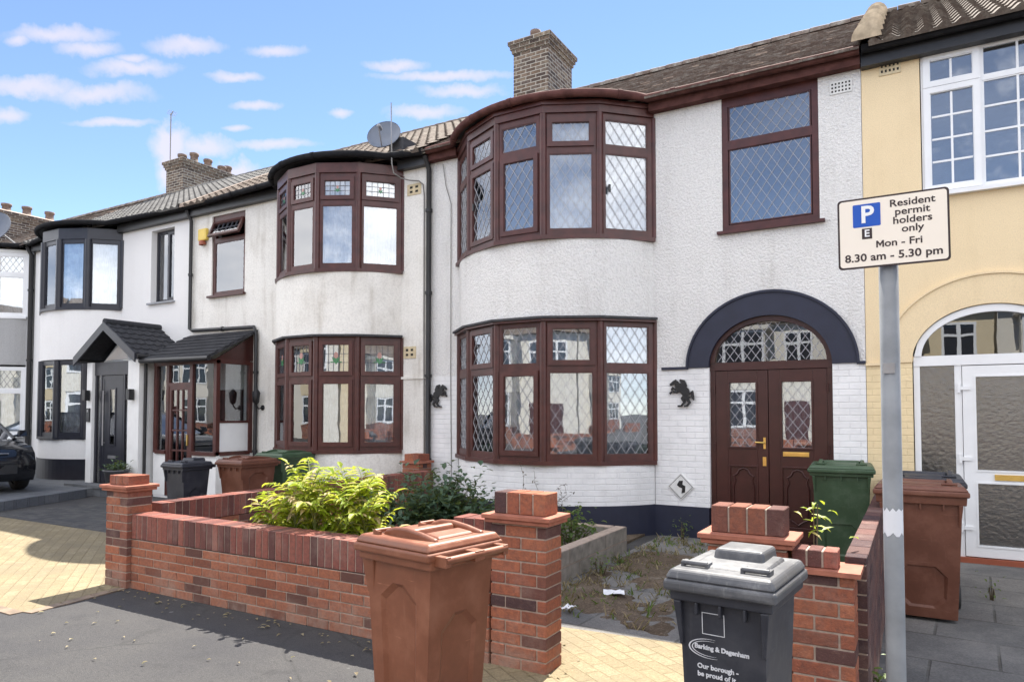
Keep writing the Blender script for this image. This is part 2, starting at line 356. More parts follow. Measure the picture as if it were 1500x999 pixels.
M['hole'] = plain('vent_hole_black', (.03, .028, .025), .9)
M['ailanthus'] = leaf_mat('yellow_green_leaf', (.20, .31, .02), (.50, .50, .06), .5, (.62, .48, .30))
M['darkleaf'] = leaf_mat('dark_green_leaf', (.040, .080, .048), (.075, .125, .070), .25)
M['weedleaf'] = leaf_mat('mid_green_leaf', (.07, .13, .035), (.14, .20, .06), .35)
M['dryleaf'] = leaf_mat('dry_straw', (.16, .125, .08), (.34, .28, .18), .3)
M['stem'] = plain('brown_stem', (.10, .075, .045), .8)
M['gstem'] = plain('green_stem', (.16, .18, .05), .7)
M['carpaint'] = plain('black_car_paint', (.010, .011, .014), .12, .1, 3, 0, 40, .6)
M['carglass'] = glass_mat('car_glass', .12, (.25, .27, .28))
M['lamp'] = plain('headlamp_lens', (.55, .57, .60), .08, .1, 20)
M['paper'] = plain('litter_paper', (.72, .73, .76), .7, .05)
M['yellowplast'] = plain('yellow_plastic', (.72, .52, .10), .5)
M['redplast'] = plain('red_brown_plastic', (.30, .08, .04), .5)
M['green_st'] = plain('green_stained_glass', (.06, .22, .10), .2)
M['rose_st'] = plain('rose_stained_glass', (.45, .25, .22), .2)
M['oppwall'] = render_mat('opposite_white_render', (.74, .71, .64), (.5, .45, .38), .3, 60, .3, .005)
M['oppcream'] = render_mat('opposite_cream_render', (.70, .60, .42), (.5, .42, .3), .3, 60, .3, .005)
M['oppbrick'] = brick_tex_mat('opposite_red_brick', [(.20, .07, .05), (.32, .10, .06), (.38, .13, .08)], (.42, .38, .33))
M['darkglass'] = plain('far_window_glass', (.03, .035, .045), .05, .1, 3, 0, 40, .8)
M['blackhorse'] = plain('black_cast_metal', (.012, .012, .014), .5, .1, 20, .3, 80)

# ------------------------------------------------------------------ mesh builder
ORG = {}
class MB:
    def __init__(s): s.v = []; s.f = []; s.m = []; s.r = []; s.s = []
    def add(s, vs, fs, mat=0, rnd=None, smooth=False, xf=None):
        o = len(s.v)
        r = random.random() if rnd is None else rnd
        for v in vs:
            v = Vector(v)
            s.v.append(xf @ v if xf else v)
        for f in fs:
            s.f.append([i+o for i in f]); s.m.append(mat); s.r.append(r); s.s.append(smooth)
        return s
    def box(s, x0, x1, y0, y1, z0, z1, mat=0, xf=None, rnd=None):
        vs = [(x, y, z) for z in (z0, z1) for y in (y0, y1) for x in (x0, x1)]
        fs = [(0, 2, 3, 1), (4, 5, 7, 6), (0, 1, 5, 4), (2, 6, 7, 3), (0, 4, 6, 2), (1, 3, 7, 5)]
        return s.add(vs, fs, mat, rnd, False, xf)
    def hexa(s, bot, top, mat=0, xf=None, rnd=None):
        return s.add(list(bot)+list(top), [(3, 2, 1, 0), (4, 5, 6, 7), (0, 1, 5, 4), (1, 2, 6, 5), (2, 3, 7, 6), (3, 0, 4, 7)], mat, rnd, False, xf)
    def prism(s, poly, z0, z1, mat=0, xf=None, rnd=None, smooth=False):
        n = len(poly)
        vs = [(x, y, z0) for x, y in poly]+[(x, y, z1) for x, y in poly]
        s.add(vs, [tuple(range(n-1, -1, -1)), tuple(range(n, 2*n))], mat, rnd, False, xf)
        return s.add(vs, [(i, (i+1) % n, n+(i+1) % n, n+i) for i in range(n)], mat, rnd, smooth, xf)
    def tube(s, pts, r, seg=8, mat=0, xf=None, caps=True, rnd=None):
        pts = [Vector(p) for p in pts]; rr = r if isinstance(r, (list, tuple)) else [r]*len(pts)
        vs = []; n = len(pts); side = None
        for i, p in enumerate(pts):
            d = (pts[min(i+1, n-1)]-pts[max(i-1, 0)])
            if d.length < 1e-9: d = Vector((0, 0, 1))
            d.normalize()
            if side is None:
                side = d.cross(Vector((0, 0, 1)))
                if side.length < 1e-3: side = Vector((1, 0, 0))
            side = side - d*side.dot(d)
            side.normalize(); up = d.cross(side)
            for k in range(seg):
                a = 2*pi*k/seg; vs.append(p+side*(cos(a)*rr[i])+up*(sin(a)*rr[i]))
        fs = [(i*seg+k, i*seg+(k+1) % seg, (i+1)*seg+(k+1) % seg, (i+1)*seg+k) for i in range(n-1) for k in range(seg)]
        rnd = random.random() if rnd is None else rnd
        s.add(vs, fs, mat, rnd, True, xf)
        if caps: s.add(vs[:seg]+vs[-seg:], [tuple(range(seg-1, -1, -1)), tuple(range(seg, 2*seg))], mat, rnd, False, xf)
        return s
    def lathe(s, prof, seg=20, c=(0, 0, 0), mat=0, xf=None, smooth=True):
        n = len(prof); vs = []
        for r, z in prof:
            for k in range(seg): vs.append((c[0]+r*cos(2*pi*k/seg), c[1]+r*sin(2*pi*k/seg), c[2]+z))
        fs = [(i*seg+k, i*seg+(k+1) % seg, (i+1)*seg+(k+1) % seg, (i+1)*seg+k) for i in range(n-1) for k in range(seg)]
        return s.add(vs, fs, mat, None, smooth, xf)
    def build(s, name, mats, parent=None, bevel=0, seg=2):
        if not isinstance(mats, (list, tuple)): mats = [mats]
        o0 = ORG.get(parent.name, Vector()) if parent else Vector()
        me = bpy.data.meshes.new(name)
        me.from_pydata([v-o0 for v in s.v], [], s.f)
        for m in mats: me.materials.append(M[m] if isinstance(m, str) else m)
        me.polygons.foreach_set('material_index', s.m); me.polygons.foreach_set('use_smooth', s.s)
        at = me.attributes.new('rnd', 'FLOAT', 'FACE'); at.data.foreach_set('value', s.r)
        uv = me.uv_layers.new(name='UVMap'); dat = []
        for p in me.polygons:
            nn = p.normal
            if abs(nn.z) > .75:
                for li in p.loop_indices:
                    c = me.vertices[me.loops[li].vertex_index].co; dat += [c.x, c.y]
            else:
                l = math.hypot(nn.x, nn.y); tx, ty = -nn.y/l, nn.x/l
                for li in p.loop_indices:
                    c = me.vertices[me.loops[li].vertex_index].co; dat += [c.x*tx+c.y*ty, c.z]
        uv.data.foreach_set('uv', dat)
        ob = bpy.data.objects.new(name, me); COL.objects.link(ob)
        if parent: ob.parent = parent
        ORG[ob.name] = o0
        if bevel:
            b = ob.modifiers.new('bevel', 'BEVEL'); b.width = bevel; b.segments = seg; b.limit_method = 'ANGLE'; b.angle_limit = R(40)
            b.harden_normals = False
        return ob

def tag(o, label=None, cat=None, group=None, kind=None):
    if label: o['label'] = label
    if cat: o['category'] = cat
    if group: o['group'] = group
    if kind: o['kind'] = kind
    return o
def thing(name, loc, label, cat, group=None):
    o = bpy.data.objects.new(name, None); COL.objects.link(o); o.location = loc; o.empty_display_size = .2
    ORG[o.name] = Vector(loc)
    return tag(o, label, cat, group)
def lthing(name, label, cat, group=None):     # built around its own origin, moved afterwards
    o = bpy.data.objects.new(name, None); COL.objects.link(o); ORG[o.name] = Vector()
    return tag(o, label, cat, group)

def lettering(text, size, mat, parent, xf, bold=.0, align='CENTER', name='lettering', depth=.0008, sx=1.0):
    cu = bpy.data.curves.new('lettering', 'FONT'); cu.body = text; cu.size = size; cu.align_x = align; cu.align_y = 'CENTER'
    cu.extrude = depth; cu.offset = bold; cu.resolution_u = 3
    ob = bpy.data.objects.new('lettering', cu); COL.objects.link(ob)
    bpy.context.view_layer.update()
    dg = bpy.context.evaluated_depsgraph_get()
    me = bpy.data.meshes.new_from_object(ob.evaluated_get(dg)); bpy.data.objects.remove(ob)
    o0 = ORG.get(parent.name, Vector())
    me.transform(Matrix.Translation(-o0) @ xf @ Matrix.Diagonal((sx, 1, 1, 1)))
    me.materials.clear(); me.materials.append(M[mat])
    o = bpy.data.objects.new(name, me); COL.objects.link(o); o.parent = parent
    ORG[o.name] = o0
    return o

def frame_xf(o, u, n):
    """matrix: local x along u, y up (z world), local z along outward n"""
    u = Vector(u).normalized(); n = Vector(n).normalized(); v = n.cross(u)
    m = Matrix((u, v, n)).transposed().to_4x4(); m.translation = Vector(o); return m

# ------------------------------------------------------------------ windows
def leading(mb, xf, u0, u1, v0, v1, du=.135, dv=.2, w=.0062):
    """diamond lattice clipped to a rectangle; local plane z = 0"""
    W_, H_ = u1-u0, v1-v0
    k = dv/du
    for sgn in (1, -1):
        c = -H_/dv*1.0
        n = int(H_/dv)+int(W_/du)+3
        for i in range(-n, n+1):
            # line: v = v0 + sgn*k*(u-u0) + i*dv  (offset half)
            b = i*dv
            pts = []
            for (u, v) in ((0, b), (W_, sgn*k*W_+b)):
                if -1e-9 <= v <= H_+1e-9: pts.append((u, v))
            for v in (0, H_):
                u = (v-b)/(sgn*k)
                if 1e-6 < u < W_-1e-6: pts.append((u, v))
            if len(pts) < 2: continue
            pts.sort(); a, e = pts[0], pts[-1]
            dx, dy = e[0]-a[0], e[1]-a[1]; L = math.hypot(dx, dy)
            if L < .02: continue
            m = xf @ Matrix.Translation((u0+a[0], v0+a[1], 0)) @ Matrix.Rotation(math.atan2(dy, dx), 4, 'Z')
            mb.box(0, L, -w/2, w/2, -.003, .003 if sgn > 0 else .0035, 0, m)
def gridbars(mb, xf, u0, u1, v0, v1, nu, nv, w=.012, t=.006):
    for i in range(1, nu):
        u = u0+(u1-u0)*i/nu; mb.box(u-w/2, u+w/2, v0, v1, -t, t, 0, xf)
    for j in range(1, nv):
        v = v0+(v1-v0)*j/nv; mb.box(u0, u1, v-w/2, v+w/2, -t*.9, t*.9, 0, xf)
def ring(mb, xf, u0, u1, v0, v1, b, z0, z1, mat=0):
    """rectangular frame ring, butt jointed"""
    mb.box(u0, u0+b, v0, v1, z0, z1, mat, xf); mb.box(u1-b, u1, v0, v1, z0, z1, mat, xf)
    mb.box(u0+b, u1-b, v0, v0+b, z0, z1, mat, xf); mb.box(u0+b, u1-b, v1-b, v1, z0, z1, mat, xf)
def curtain_sheet(mb, xf, u0, u1, v0, v1, z=-.12, amp=.018, pitch=.09):
    n = max(6, int((u1-u0)/pitch*6)); vs = []
    ph = random.random()*6
    for i in range(n+1):
        u = u0+(u1-u0)*i/n; zz = z+amp*sin(ph+u/pitch*2*pi)+amp*.5*sin(ph*2+u/pitch*3.7)
        vs += [(u, v0, zz), (u, v1, zz)]
    mb.add(vs, [(2*i, 2*i+2, 2*i+3, 2*i+1) for i in range(n)], 0, None, True, xf)
def motif(par, xf, cu, cv, s):
    g = MB(); r = MB()
    for sx in (-1, 1):
        p = [(0, -.45), (.30, -.05), (.36, .25), (.18, .02), (.16, .5), (.02, .12)]
        p = [(cu+sx*a*s, cv+b*s) for a, b in p]
        if sx < 0: p = p[::-1]
        g.prism(p, -.002, .0045, 0, xf)
    g.prism([(cu-.55*s, cv-.28*s), (cu+.55*s, cv-.28*s), (cu+.5*s, cv-.2*s), (cu-.5*s, cv-.2*s)], -.002, .004, 0, xf)
    g.build('stained_leaf', 'green_st', par)
    r.prism([(cu+.2*s*cos(a*pi/5), cv+.38*s+.3*s*sin(a*pi/5)) for a in range(10)], -.002, .005, 0, xf)
    r.build('stained_flower', 'rose_st', par)

def light(fm, root, xf, u0, u1, v0, v1, sash, lead=None, glass='glass', curt=None, b=.04, leadm='lead', handle=False, du=.135, dv=.2, depth=.0):
    """one glazed light inside an opening u0..u1,v0..v1 of frame mesh fm; frame front is local z=0"""
    if sash:
        ring(fm, xf, u0-.022, u1+.022, v0-.022, v1+.022, b+.022, -.02, .022)
        ring(fm, xf, u0+b, u1-b, v0+b, v1-b, .008, -.02, .012)
        u0 += b+.008; u1 -= b+.008; v0 += b+.008; v1 -= b+.008
    else:
        ring(fm, xf, u0, u1, v0, v1, .014, -.03, -.006)
        u0 += .014; u1 -= .014; v0 += .014; v1 -= .014
    z = -.016 if not sash else -.004
    px = xf @ Matrix.Translation((0, 0, z))
    p = MB(); p.box(u0-.004, u1+.004, v0-.004, v1+.004, -.008, -.002, 0, px); p.build('pane', glass, root)
    if lead == 'diamond':
        l = MB(); leading(l, px, u0, u1, v0, v1, du, dv); l.build('leading', leadm, root)
    elif lead == 'grid':
        l = MB(); gridbars(l, px, u0, u1, v0, v1, 5, 3, .008, .003); l.build('leading', 'leaddark', root)
        motif(root, px, (u0+u1)/2, (v0+v1)/2-.02, min(.2, (v1-v0)*.42))
    if curt:
        c = MB(); curtain_sheet(c, xf, u0-.05, u1+.05, v0-.05, v1+.05); c.build('curtain', curt, root)
    if handle:
        h = MB(); h.box(u0+.02, u0+.05, (v0+v1)/2-.02, (v0+v1)/2+.08, .02, .04, 0, xf); h.build('window_handle', 'black', root)

def bay_pts(c, k=1.0, d=1.0):
    return [Vector((c+a*k, b*d, 0)) for a, b in [(-1.575, 0), (-1.02, -.55), (-.355, -.88), (.355, -.88), (1.02, -.55), (1.575, 0)]]
def bay_arc(c, k=1.0, d=1.0, off=0., n=28):
    hw, dp = 1.575*k, .90*d
    r = (hw*hw+dp*dp)/(2*dp); cy = r-dp; a0 = math.asin(min(1, hw/r))
    out = []
    for i in range(n+1):
        a = -a0+2*a0*i/n
        out.append((c+(r+off)*sin(a), min(cy-(r+off)*cos(a), -.0 if off == 0 else .02)))
    return out
def arc_wall(mb, c, k, d, off, z0, z1, mat=0, thick=.2):
    a = bay_arc(c, k, d, off); b = bay_arc(c, k, d, off-thick)
    for i in range(len(a)-1):
        p, q, r_, t = a[i], a[i+1], b[i+1], b[i]
        vs = [(x, y, z) for z in (z0, z1) for x, y in (p, q, r_, t)]
        mb.add(vs, [(0, 1, 5, 4)], mat, .5, True); mb.add(vs, [(2, 3, 7, 6), (3, 2, 1, 0), (4, 5, 6, 7)], mat, .5)
def poly_band(mb, pts, off, depth, z0, z1, mat=0):
    """band that follows the bay polygon, outer face off metres in front"""
    c = Vector((sum(p.x for p in pts)/len(pts), .9, 0))
    def offs(o):
        res = []
        for i, p in enumerate(pts):
            ns = []
            for a, b in ((i-1, i), (i, i+1)):
                if a < 0 or b >= len(pts): continue
                t = (pts[b]-pts[a]).normalized(); ns.append(Vector((t.y, -t.x, 0)))
            n = sum(ns, Vector()).normalized(); s = o/max(.5, n.dot(ns[0]))
            res.append(p+n*s)
        return res
    A, B = offs(off), offs(off-depth)
    for i in range(len(pts)-1):
        mb.hexa([(q.x, q.y, z0) for q in (A[i], A[i+1], B[i+1], B[i])], [(q.x, q.y, z1) for q in (A[i], A[i+1], B[i+1], B[i])], mat)
    return A

def bay_window(root, pts, z0, z1, zt, fmat, lead=None, leadtop=None, glass='glass', curt=None, sashes=(), label=None, leadm='lead', hid=(), toph=.10, du=.135, dv=.2, post=.052, curts=None, sill=True, sillmat=None, handles=()):
    """polygonal bay: one frame mesh (part) with panes, leading, curtains as sub-parts"""
    fm = MB()
    frames = []
    for i in range(len(pts)-1):
        a, b = pts[i], pts[i+1]; u = (b-a); L = u.length; n = Vector((u.y, -u.x, 0)).normalized()
        frames.append((i, frame_xf((a.x, a.y, 0), u, n), L))
    bdr = .085
    for i, xf, L in frames:
        ring(fm, xf, .0, L, z0, z1, bdr, -.07, 0)
        if zt: fm.box(bdr, L-bdr, zt-.055, zt+.055, -.069, -.001, 0, xf)
    for i, p in enumerate(pts):
        rr = post if 0 < i < len(pts)-1 else post*.8
        n = Vector((0, -1, 0)) if i in (2, 3) else Vector((0, 0, 0))
        fm.lathe([(rr, z0+.001), (rr, z1-.001)], 10, (p.x, p.y+.02, 0))
    jobs = []
    for i, xf, L in frames:
        lo_sash = (i, 0) in sashes; hi_sash = (i, 1) in sashes
        cc = (curts[i] if curts else curt)
        if zt:
            jobs.append((xf, bdr, L-bdr, z0+bdr, zt-.055, lo_sash, lead, cc, (i, 0) in handles))
            jobs.append((xf, bdr, L-bdr, zt+.055, z1-bdr, hi_sash, leadtop or lead, cc, False))
        else:
            jobs.append((xf, bdr, L-bdr, z0+bdr, z1-bdr, lo_sash, lead, cc, False))
    # frame needs to exist before its children: build an empty mesh object, swap its data afterwards
    stub = MB(); stub.add([(0, 0, 0), (.001, 0, 0), (0, .001, 0)], [(0, 1, 2)])
    ob = stub.build('bay_window', fmat, root)
    for (xf, u0, u1, v0, v1, sash, ld, cc, hd) in jobs:
        light(fm, ob, xf, u0, u1, v0, v1, sash, ld, glass, cc, leadm=leadm, handle=hd, du=du, dv=dv)
    tmp = fm.build('bay_window_mesh', fmat, root)
    ob.data = tmp.data; bpy.data.objects.remove(tmp)
    if sill:
        s = MB(); poly_band(s, pts, .055, .2, z0-.05, z0+.004); s.build('sill', sillmat or fmat, ob)
    if label: ob['label'] = label
    return ob

def flat_window(root, x0, x1, z0, z1, y, fmat, lights, b=.055, sill=None, label=None, name='window', depth=.07):
    """lights: (x0,x1,z0,z1,sash,lead,glass,curt) absolute openings"""
    xf = frame_xf((0, y, 0), (1, 0, 0), (0, -1, 0))
    fm = MB()
    ring(fm, xf, x0, x1, z0, z1, b, -depth, 0)
    stub = MB(); stub.add([(0, 0, 0), (.001, 0, 0), (0, .001, 0)], [(0, 1, 2)])
    ob = stub.build(name, fmat, root)
    for L in lights:
        kw = L[8] if len(L) > 8 else {}
        light(fm, ob, xf, L[0], L[1], L[2], L[3], L[4], L[5], L[6], L[7], **kw)
    # fill members between lights
    return fm, ob, xf
def swap(fm, ob, fmat, root):
    tmp = fm.build('swap', fmat, root); ob.data = tmp.data; bpy.data.objects.remove(tmp)

# ------------------------------------------------------------------ roofs
def corrugated(mb, x0, x1, ya, za, yb, zb, pitch=.2, row=.32, amp=.028, mat=0):
    """profiled tiles: waves along x, stepped up the slope"""
    L = math.hypot(yb-ya, zb-za); dy, dz = (yb-ya)/L, (zb-za)/L; ny, nz_ = -dz, dy
    if nz_ < 0: ny, nz_ = -ny, -nz_
    nx = int((x1-x0)/pitch*6); rows = int(L/row)
    for r_ in range(rows+1):
        s0 = r_*row; s1 = min(L, s0+row+.03)
        if s0 >= L: break
        vs = []; rn = random.random()
        for i in range(nx+1):
            x = x0+(x1-x0)*i/nx; ph = (x-x0)/pitch % 1
            h = amp*(1+sin(ph*2*pi))*.9
            for (s_, up) in ((s0, .03), (s0, .0), (s1, .004)):
                hh = h+up if up != .0 or s_ == s1 else 0
                vs.append((x, ya+dy*s_+ny*hh, za+dz*s_+nz_*hh))
        f1 = [(3*i, 3*i+3, 3*i+5, 3*i+2) for i in range(nx)]; f2 = [(3*i+1, 3*i+4, 3*i+3, 3*i) for i in range(nx)]
        k = len(mb.f)
        mb.add(vs, f1+f2, mat, rn, False)
        per = {}
        for q in range(nx):
            t = int(q/6); per.setdefault(t, random.random()); mb.r[k+q] = per[t]; mb.r[k+nx+q] = per[t]*.5
def plain_tiles(mb, x0, x1, ya, za, yb, zb, w=.165, row=.105, mat=0, mats_white=1):
    L = math.hypot(yb-ya, zb-za); dy, dz = (yb-ya)/L, (zb-za)/L; ny, nz_ = -dz, dy
    rows = int(L/row)
    for r_ in range(rows):
        off = (r_ % 2)*w/2; n = int((x1-x0)/w)+1
        for i in range(n+1):
            a = max(x0, x0+i*w-off); b = min(x1, x0+(i+1)*w-off-.004)
            if b-a < .02: continue
            j = random.uniform(-.006, .006); k = random.uniform(.012, .02); lift = random.uniform(0, .006)
            if random.random() < .03: lift += .02; j += random.uniform(-.03, .01)
            s0 = r_*row+j; s1 = s0+row*1.6
            P_ = lambda x, s_, h: (x, ya+dy*s_+ny*h, za+dz*s_+nz_*h)
            mt = mats_white if random.random() < .03 else mat
            mb.add([P_(a, s0, k+lift+.006), P_(b, s0, k+lift+.006+random.uniform(-.003, .003)), P_(b, s1, .004), P_(a, s1, .004), P_(a, s0, -.002), P_(b, s0, -.002)],
                   [(0, 1, 2, 3), (4, 5, 1, 0), (4, 0, 3), (1, 5, 2)], mt)
def roof_base(mb, x0, x1, ya, za, yr, zr, yb, zb, mat=0, t=.05):
    mb.add([(x0, ya, za), (x1, ya, za), (x1, yr, zr), (x0, yr, zr), (x0, yb, zb), (x1, yb, zb)], [(0, 1, 2, 3), (3, 2, 5, 4), (0, 3, 4), (1, 5, 2)], mat, .3)
def ridge(mb, x0, x1, y, z, r=.11, mat=0):
    n = int((x1-x0)/.3)
    for i in range(n):
        a = x0+(x1-x0)*i/n; b = x0+(x1-x0)*(i+1)/n-.008; vs = []
        for x, rr in ((a, r*1.05), (b, r*.97)):
            for k in range(9): t = pi*k/8; vs.append((x, y+rr*cos(t), z-.06+rr*sin(t)))
        mb.add(vs, [(k, k+1, 10+k, 9+k) for k in range(8)]+[tuple(range(9)), tuple(range(17, 8, -1))], mat, None)

YR, ZR, ZE, YE = 3.6, 8.05, 5.74, -.22
def brick_run(mb, x0, x1, y0, y1, z0, z1, axis='x', course=.075, bl=.225, joint=.010, mat=0, core=1, start=0, jit=.0015, tones=None):
    """stretcher bond wall of separate bricks (each through the wall) over a mortar core"""
    i = .006
    mb.box(x0+i, x1-i, y0+i, y1-i, z0, z1-i, core, rnd=.5)
    z = z0; c = start
    while z < z1-.02:
        zt = min(z1, z+course-joint); a0, a1 = (x0, x1) if axis == 'x' else (y0, y1)
        a = a0-(bl/2 if c % 2 else 0)
        while a < a1-.01:
            p = max(a, a0); q = min(a+bl-joint, a1)
            if a1-q < .05: q = a1
            if q-p > .02:
                j = random.uniform(-jit, jit)
                if axis == 'x': mb.box(p, q, y0+j, y1-j, z, zt, mat)
                else: mb.box(x0+j, x1-j, p, q, z, zt, mat)
            a += bl
            if q == a1: break
        z += course; c += 1
def soldier_run(mb, x0, x1, y0, y1, z0, z1, axis='x', bw=.075, joint=.010, mat=0, core=1):
    mb.box(x0+.006, x1-.006, y0+.006, y1-.006, z0, z1-.006, core, rnd=.5)
    a0, a1 = (x0, x1) if axis == 'x' else (y0, y1); n = max(1, round((a1-a0)/bw)); st = (a1-a0)/n
    for k in range(n):
        p, q = a0+k*st+joint/2, a0+(k+1)*st-joint/2; j = random.uniform(-.002, .002); h = random.uniform(-.002, .002)
        if axis == 'x': mb.box(p, q, y0+j, y1-j, z0, z1+h, mat)
        else: mb.box(x0+j, x1-j, p, q, z0, z1+h, mat)
def brick_pillar(mb, x0, x1, y0, y1, z0, z1, mat=0, core=1, course=.075, joint=.010):
    mb.box(x0+.006, x1-.006, y0+.006, y1-.006, z0, z1-.004, core, rnd=.5)
    z = z0; c = 0; t = .103
    while z < z1-.03:
        zt = min(z1, z+course-joint); w = x1-x0; d = y1-y0
        def row(a, b, k): 
            n = max(1, round((b-a)/.225)); s_ = (b-a+joint)/n
            cuts = [a+s_*i for i in range(n+1)]
            return [(cuts[i], cuts[i+1]-joint) for i in range(n)]
        if c % 2 == 0:
            for p, q in row(x0, x1, c):
                mb.box(p, q, y0, y0+t, z, zt, mat); mb.box(p, q, y1-t, y1, z, zt, mat)
            for p, q in row(y0+t+joint, y1-t-joint, c):
                mb.box(x0, x0+t, p, q, z, zt, mat); mb.box(x1-t, x1, p, q, z, zt, mat)
        else:
            for p, q in row(x0+t+joint, x1-t-joint, c):
                mb.box(p, q, y0, y0+t, z, zt, mat); mb.box(p, q, y1-t, y1, z, zt, mat)
            for p, q in row(y0, y1, c):
                mb.box(x0, x0+t, p, q, z, zt, mat); mb.box(x1-t, x1, p, q, z, zt, mat)
        z += course; c += 1

# ================================================================== setting
def sheet(name, poly, z, mat, t=0, kind='structure'):
    mb = MB()
    if t: mb.prism(poly, z-t, z, 0)
    else: mb.add([(x, y, z) for x, y in poly], [tuple(range(len(poly)))])
    return tag(mb.build(name, mat), kind=kind)
def rect(x0, x1, y0, y1): return [(x0, y0), (x1, y0), (x1, y1), (x0, y1)]
sheet('ground', rect(-600, 600, -600, 600), -.12, 'road')
sheet('footway', rect(-70, 40, -9.35, .3), 0, 'asphalt', .118)
sheet('opposite_footway', rect(-70, 40, -24.3, -18.2), 0, 'asphalt', .118)
sheet('kerb', rect(-70, 40, -9.5, -9.354), .006, 'kerbstone', .124)
sheet('crossover_paving', [(-12.2, -6.0), (-5.75, -6.02), (-5.86, -5.2), (-5.86, -3.55), (-12.2, -3.55)], .004, 'crossover')
sheet('drive', rect(-12.2, -5.86, -3.546, .1), .004, 'drive')
sheet('gateway_paving', [(-2.35, -5.45), (-.08, -5.45), (.02, -5.1), (.02, -4.05), (-2.35, -4.25)], .004, 'crossover')
sheet('garden_path', rect(-2.42, .04, -4.6, .1), .0025, 'slab')
sheet('neighbour_path', rect(.2, 6.4, -5.2, .1), .004, 'slab')
sheet('flower_bed', rect(-5.7, -2.6, -4.95, -.1), .03, 'soil', .03)
# raised paved forecourt of the far house
sheet('forecourt', [(-18.4, -5.0), (-12.05, -5.0), (-12.6, -3.2), (-13.3, -1.5), (-13.3, -1.3), (-12.28, -1.3), (-12.28, .1), (-18.4, .1)], .15, 'pad', .148)
def paving_edge():
    mb = MB(); pts = [(-12.2, -6.0), (-5.75, -6.02), (-5.86, -5.18)]
    for a, b in zip(pts[:-1], pts[1:]):
        d = Vector((b[0]-a[0], b[1]-a[1], 0)); L = d.length; d.normalize(); n = Vector((d.y, -d.x, 0)); k = int(L/.215)
        for i in range(k):
            p = Vector((*a, 0))+d*(L*i/k); q = Vector((*a, 0))+d*(L*(i+1)/k-.009); c = [p, q, q+n*.095, p+n*.095]; h = random.uniform(.005, .011)
            mb.hexa([(v.x, v.y, -.01) for v in c[::-1]], [(v.x, v.y, h) for v in c[::-1]])
    tag(mb.build('paving_edging', 'edgeblock'), kind='structure')
def strip_kerb():
    mb = MB(); pts = [(-12.05, -5.0), (-12.6, -3.2), (-13.3, -1.5)]
    for (a, b) in zip(pts[:-1], pts[1:]):
        d = Vector((b[0]-a[0], b[1]-a[1], 0)); L = d.length; d.normalize(); n = Vector((d.y, -d.x, 0)); k = int(L/.22)
        for i in range(k):
            p = Vector((*a, 0))+d*(L*i/k); q = Vector((*a, 0))+d*(L*(i+1)/k-.008)
            c = [p, q, q+n*.10, p+n*.10]
            c = [v+n*.004 for v in c]
            mb.hexa([(v.x, v.y, .0) for v in c[::-1]], [(v.x, v.y, .155+random.uniform(-.003, .003)) for v in c[::-1]])
    tag(mb.build('forecourt_kerb', 'kerbstone'), kind='structure')
strip_kerb(); paving_edge()

# littered earth in the garden path
def soil_patch():
    mb = MB(); nx, ny = 34, 60; rr = random.Random(3)
    from mathutils import noise
    vs = []
    for j in range(ny+1):
        for i in range(nx+1):
            x = -2.42+1.5*i/nx; y = -4.2+3.9*j/ny
            e = max(0, min(i/nx*8, (nx-i)/nx*2.2, j/ny*5, (ny-j)/ny*3, 1))
            h = (noise.noise(Vector((x*2.2, y*1.6, 3)))*.06+noise.noise(Vector((x*9, y*9, 1)))*.022+.03)*e-.012
            vs.append((x, y, h*1.0))
    mb.add(vs, [(j*(nx+1)+i, j*(nx+1)+i+1, (j+1)*(nx+1)+i+1, (j+1)*(nx+1)+i) for j in range(ny) for i in range(nx)], 0, None, True)
    tag(mb.build('loose_earth', 'soil'), kind='structure')
soil_patch()

# ================================================================== houses
HW = .22
def wall_boxes(mb, rects, mat=0, y0=0., y1=HW):
    for (x0, x1, z0, z1) in rects: mb.box(x0, x1, y0, y1, z0, z1, mat, rnd=.5)
def arch_fill(mb, c, zs, a, b, x0, x1, ztop, mat=0, n=28, y0=0., y1=HW):
    """wall above an elliptical arch: columns between the arch line and ztop"""
    for i in range(n):
        xa = c-a+2*a*i/n; xb = c-a+2*a*(i+1)/n
        za = zs+b*sqrt(max(0, 1-((xa-c)/a)**2)); zb = zs+b*sqrt(max(0, 1-((xb-c)/a)**2))
        vs = [(xa, y0, za), (xb, y0, zb), (xb, y0, ztop), (xa, y0, ztop), (xa, y1, za), (xb, y1, zb), (xb, y1, ztop), (xa, y1, ztop)]
        mb.add(vs, [(0, 1, 2, 3), (7, 6, 5, 4), (4, 5, 1, 0)], mat, .5)
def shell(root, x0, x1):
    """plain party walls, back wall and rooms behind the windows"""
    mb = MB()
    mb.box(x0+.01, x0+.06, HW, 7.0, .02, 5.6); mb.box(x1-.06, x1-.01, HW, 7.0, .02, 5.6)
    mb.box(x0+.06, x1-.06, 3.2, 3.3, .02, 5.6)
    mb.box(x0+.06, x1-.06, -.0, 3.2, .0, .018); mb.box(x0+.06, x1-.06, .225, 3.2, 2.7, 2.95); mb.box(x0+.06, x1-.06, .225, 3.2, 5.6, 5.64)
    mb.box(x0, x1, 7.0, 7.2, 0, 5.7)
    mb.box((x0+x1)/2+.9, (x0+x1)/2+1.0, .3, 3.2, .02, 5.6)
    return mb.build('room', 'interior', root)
def gutter_run(mb, pts, r=.054, mat=0):
    mb.tube(pts, r, 10, mat)
    for p in pts[1:-1:1]: pass
def fascia_pts(x0, x1, bay=None, off=.10):
    if not bay: return [(x0, -.19, 5.75), (x1, -.19, 5.75)]
    c, k, d = bay; a = bay_arc(c, k, d, off, 22)
    return [(x0, -.19, 5.75)]+[(x, min(y, -.19), 5.76) for x, y in a if y < -.2]+[(x1, -.19, 5.75)]
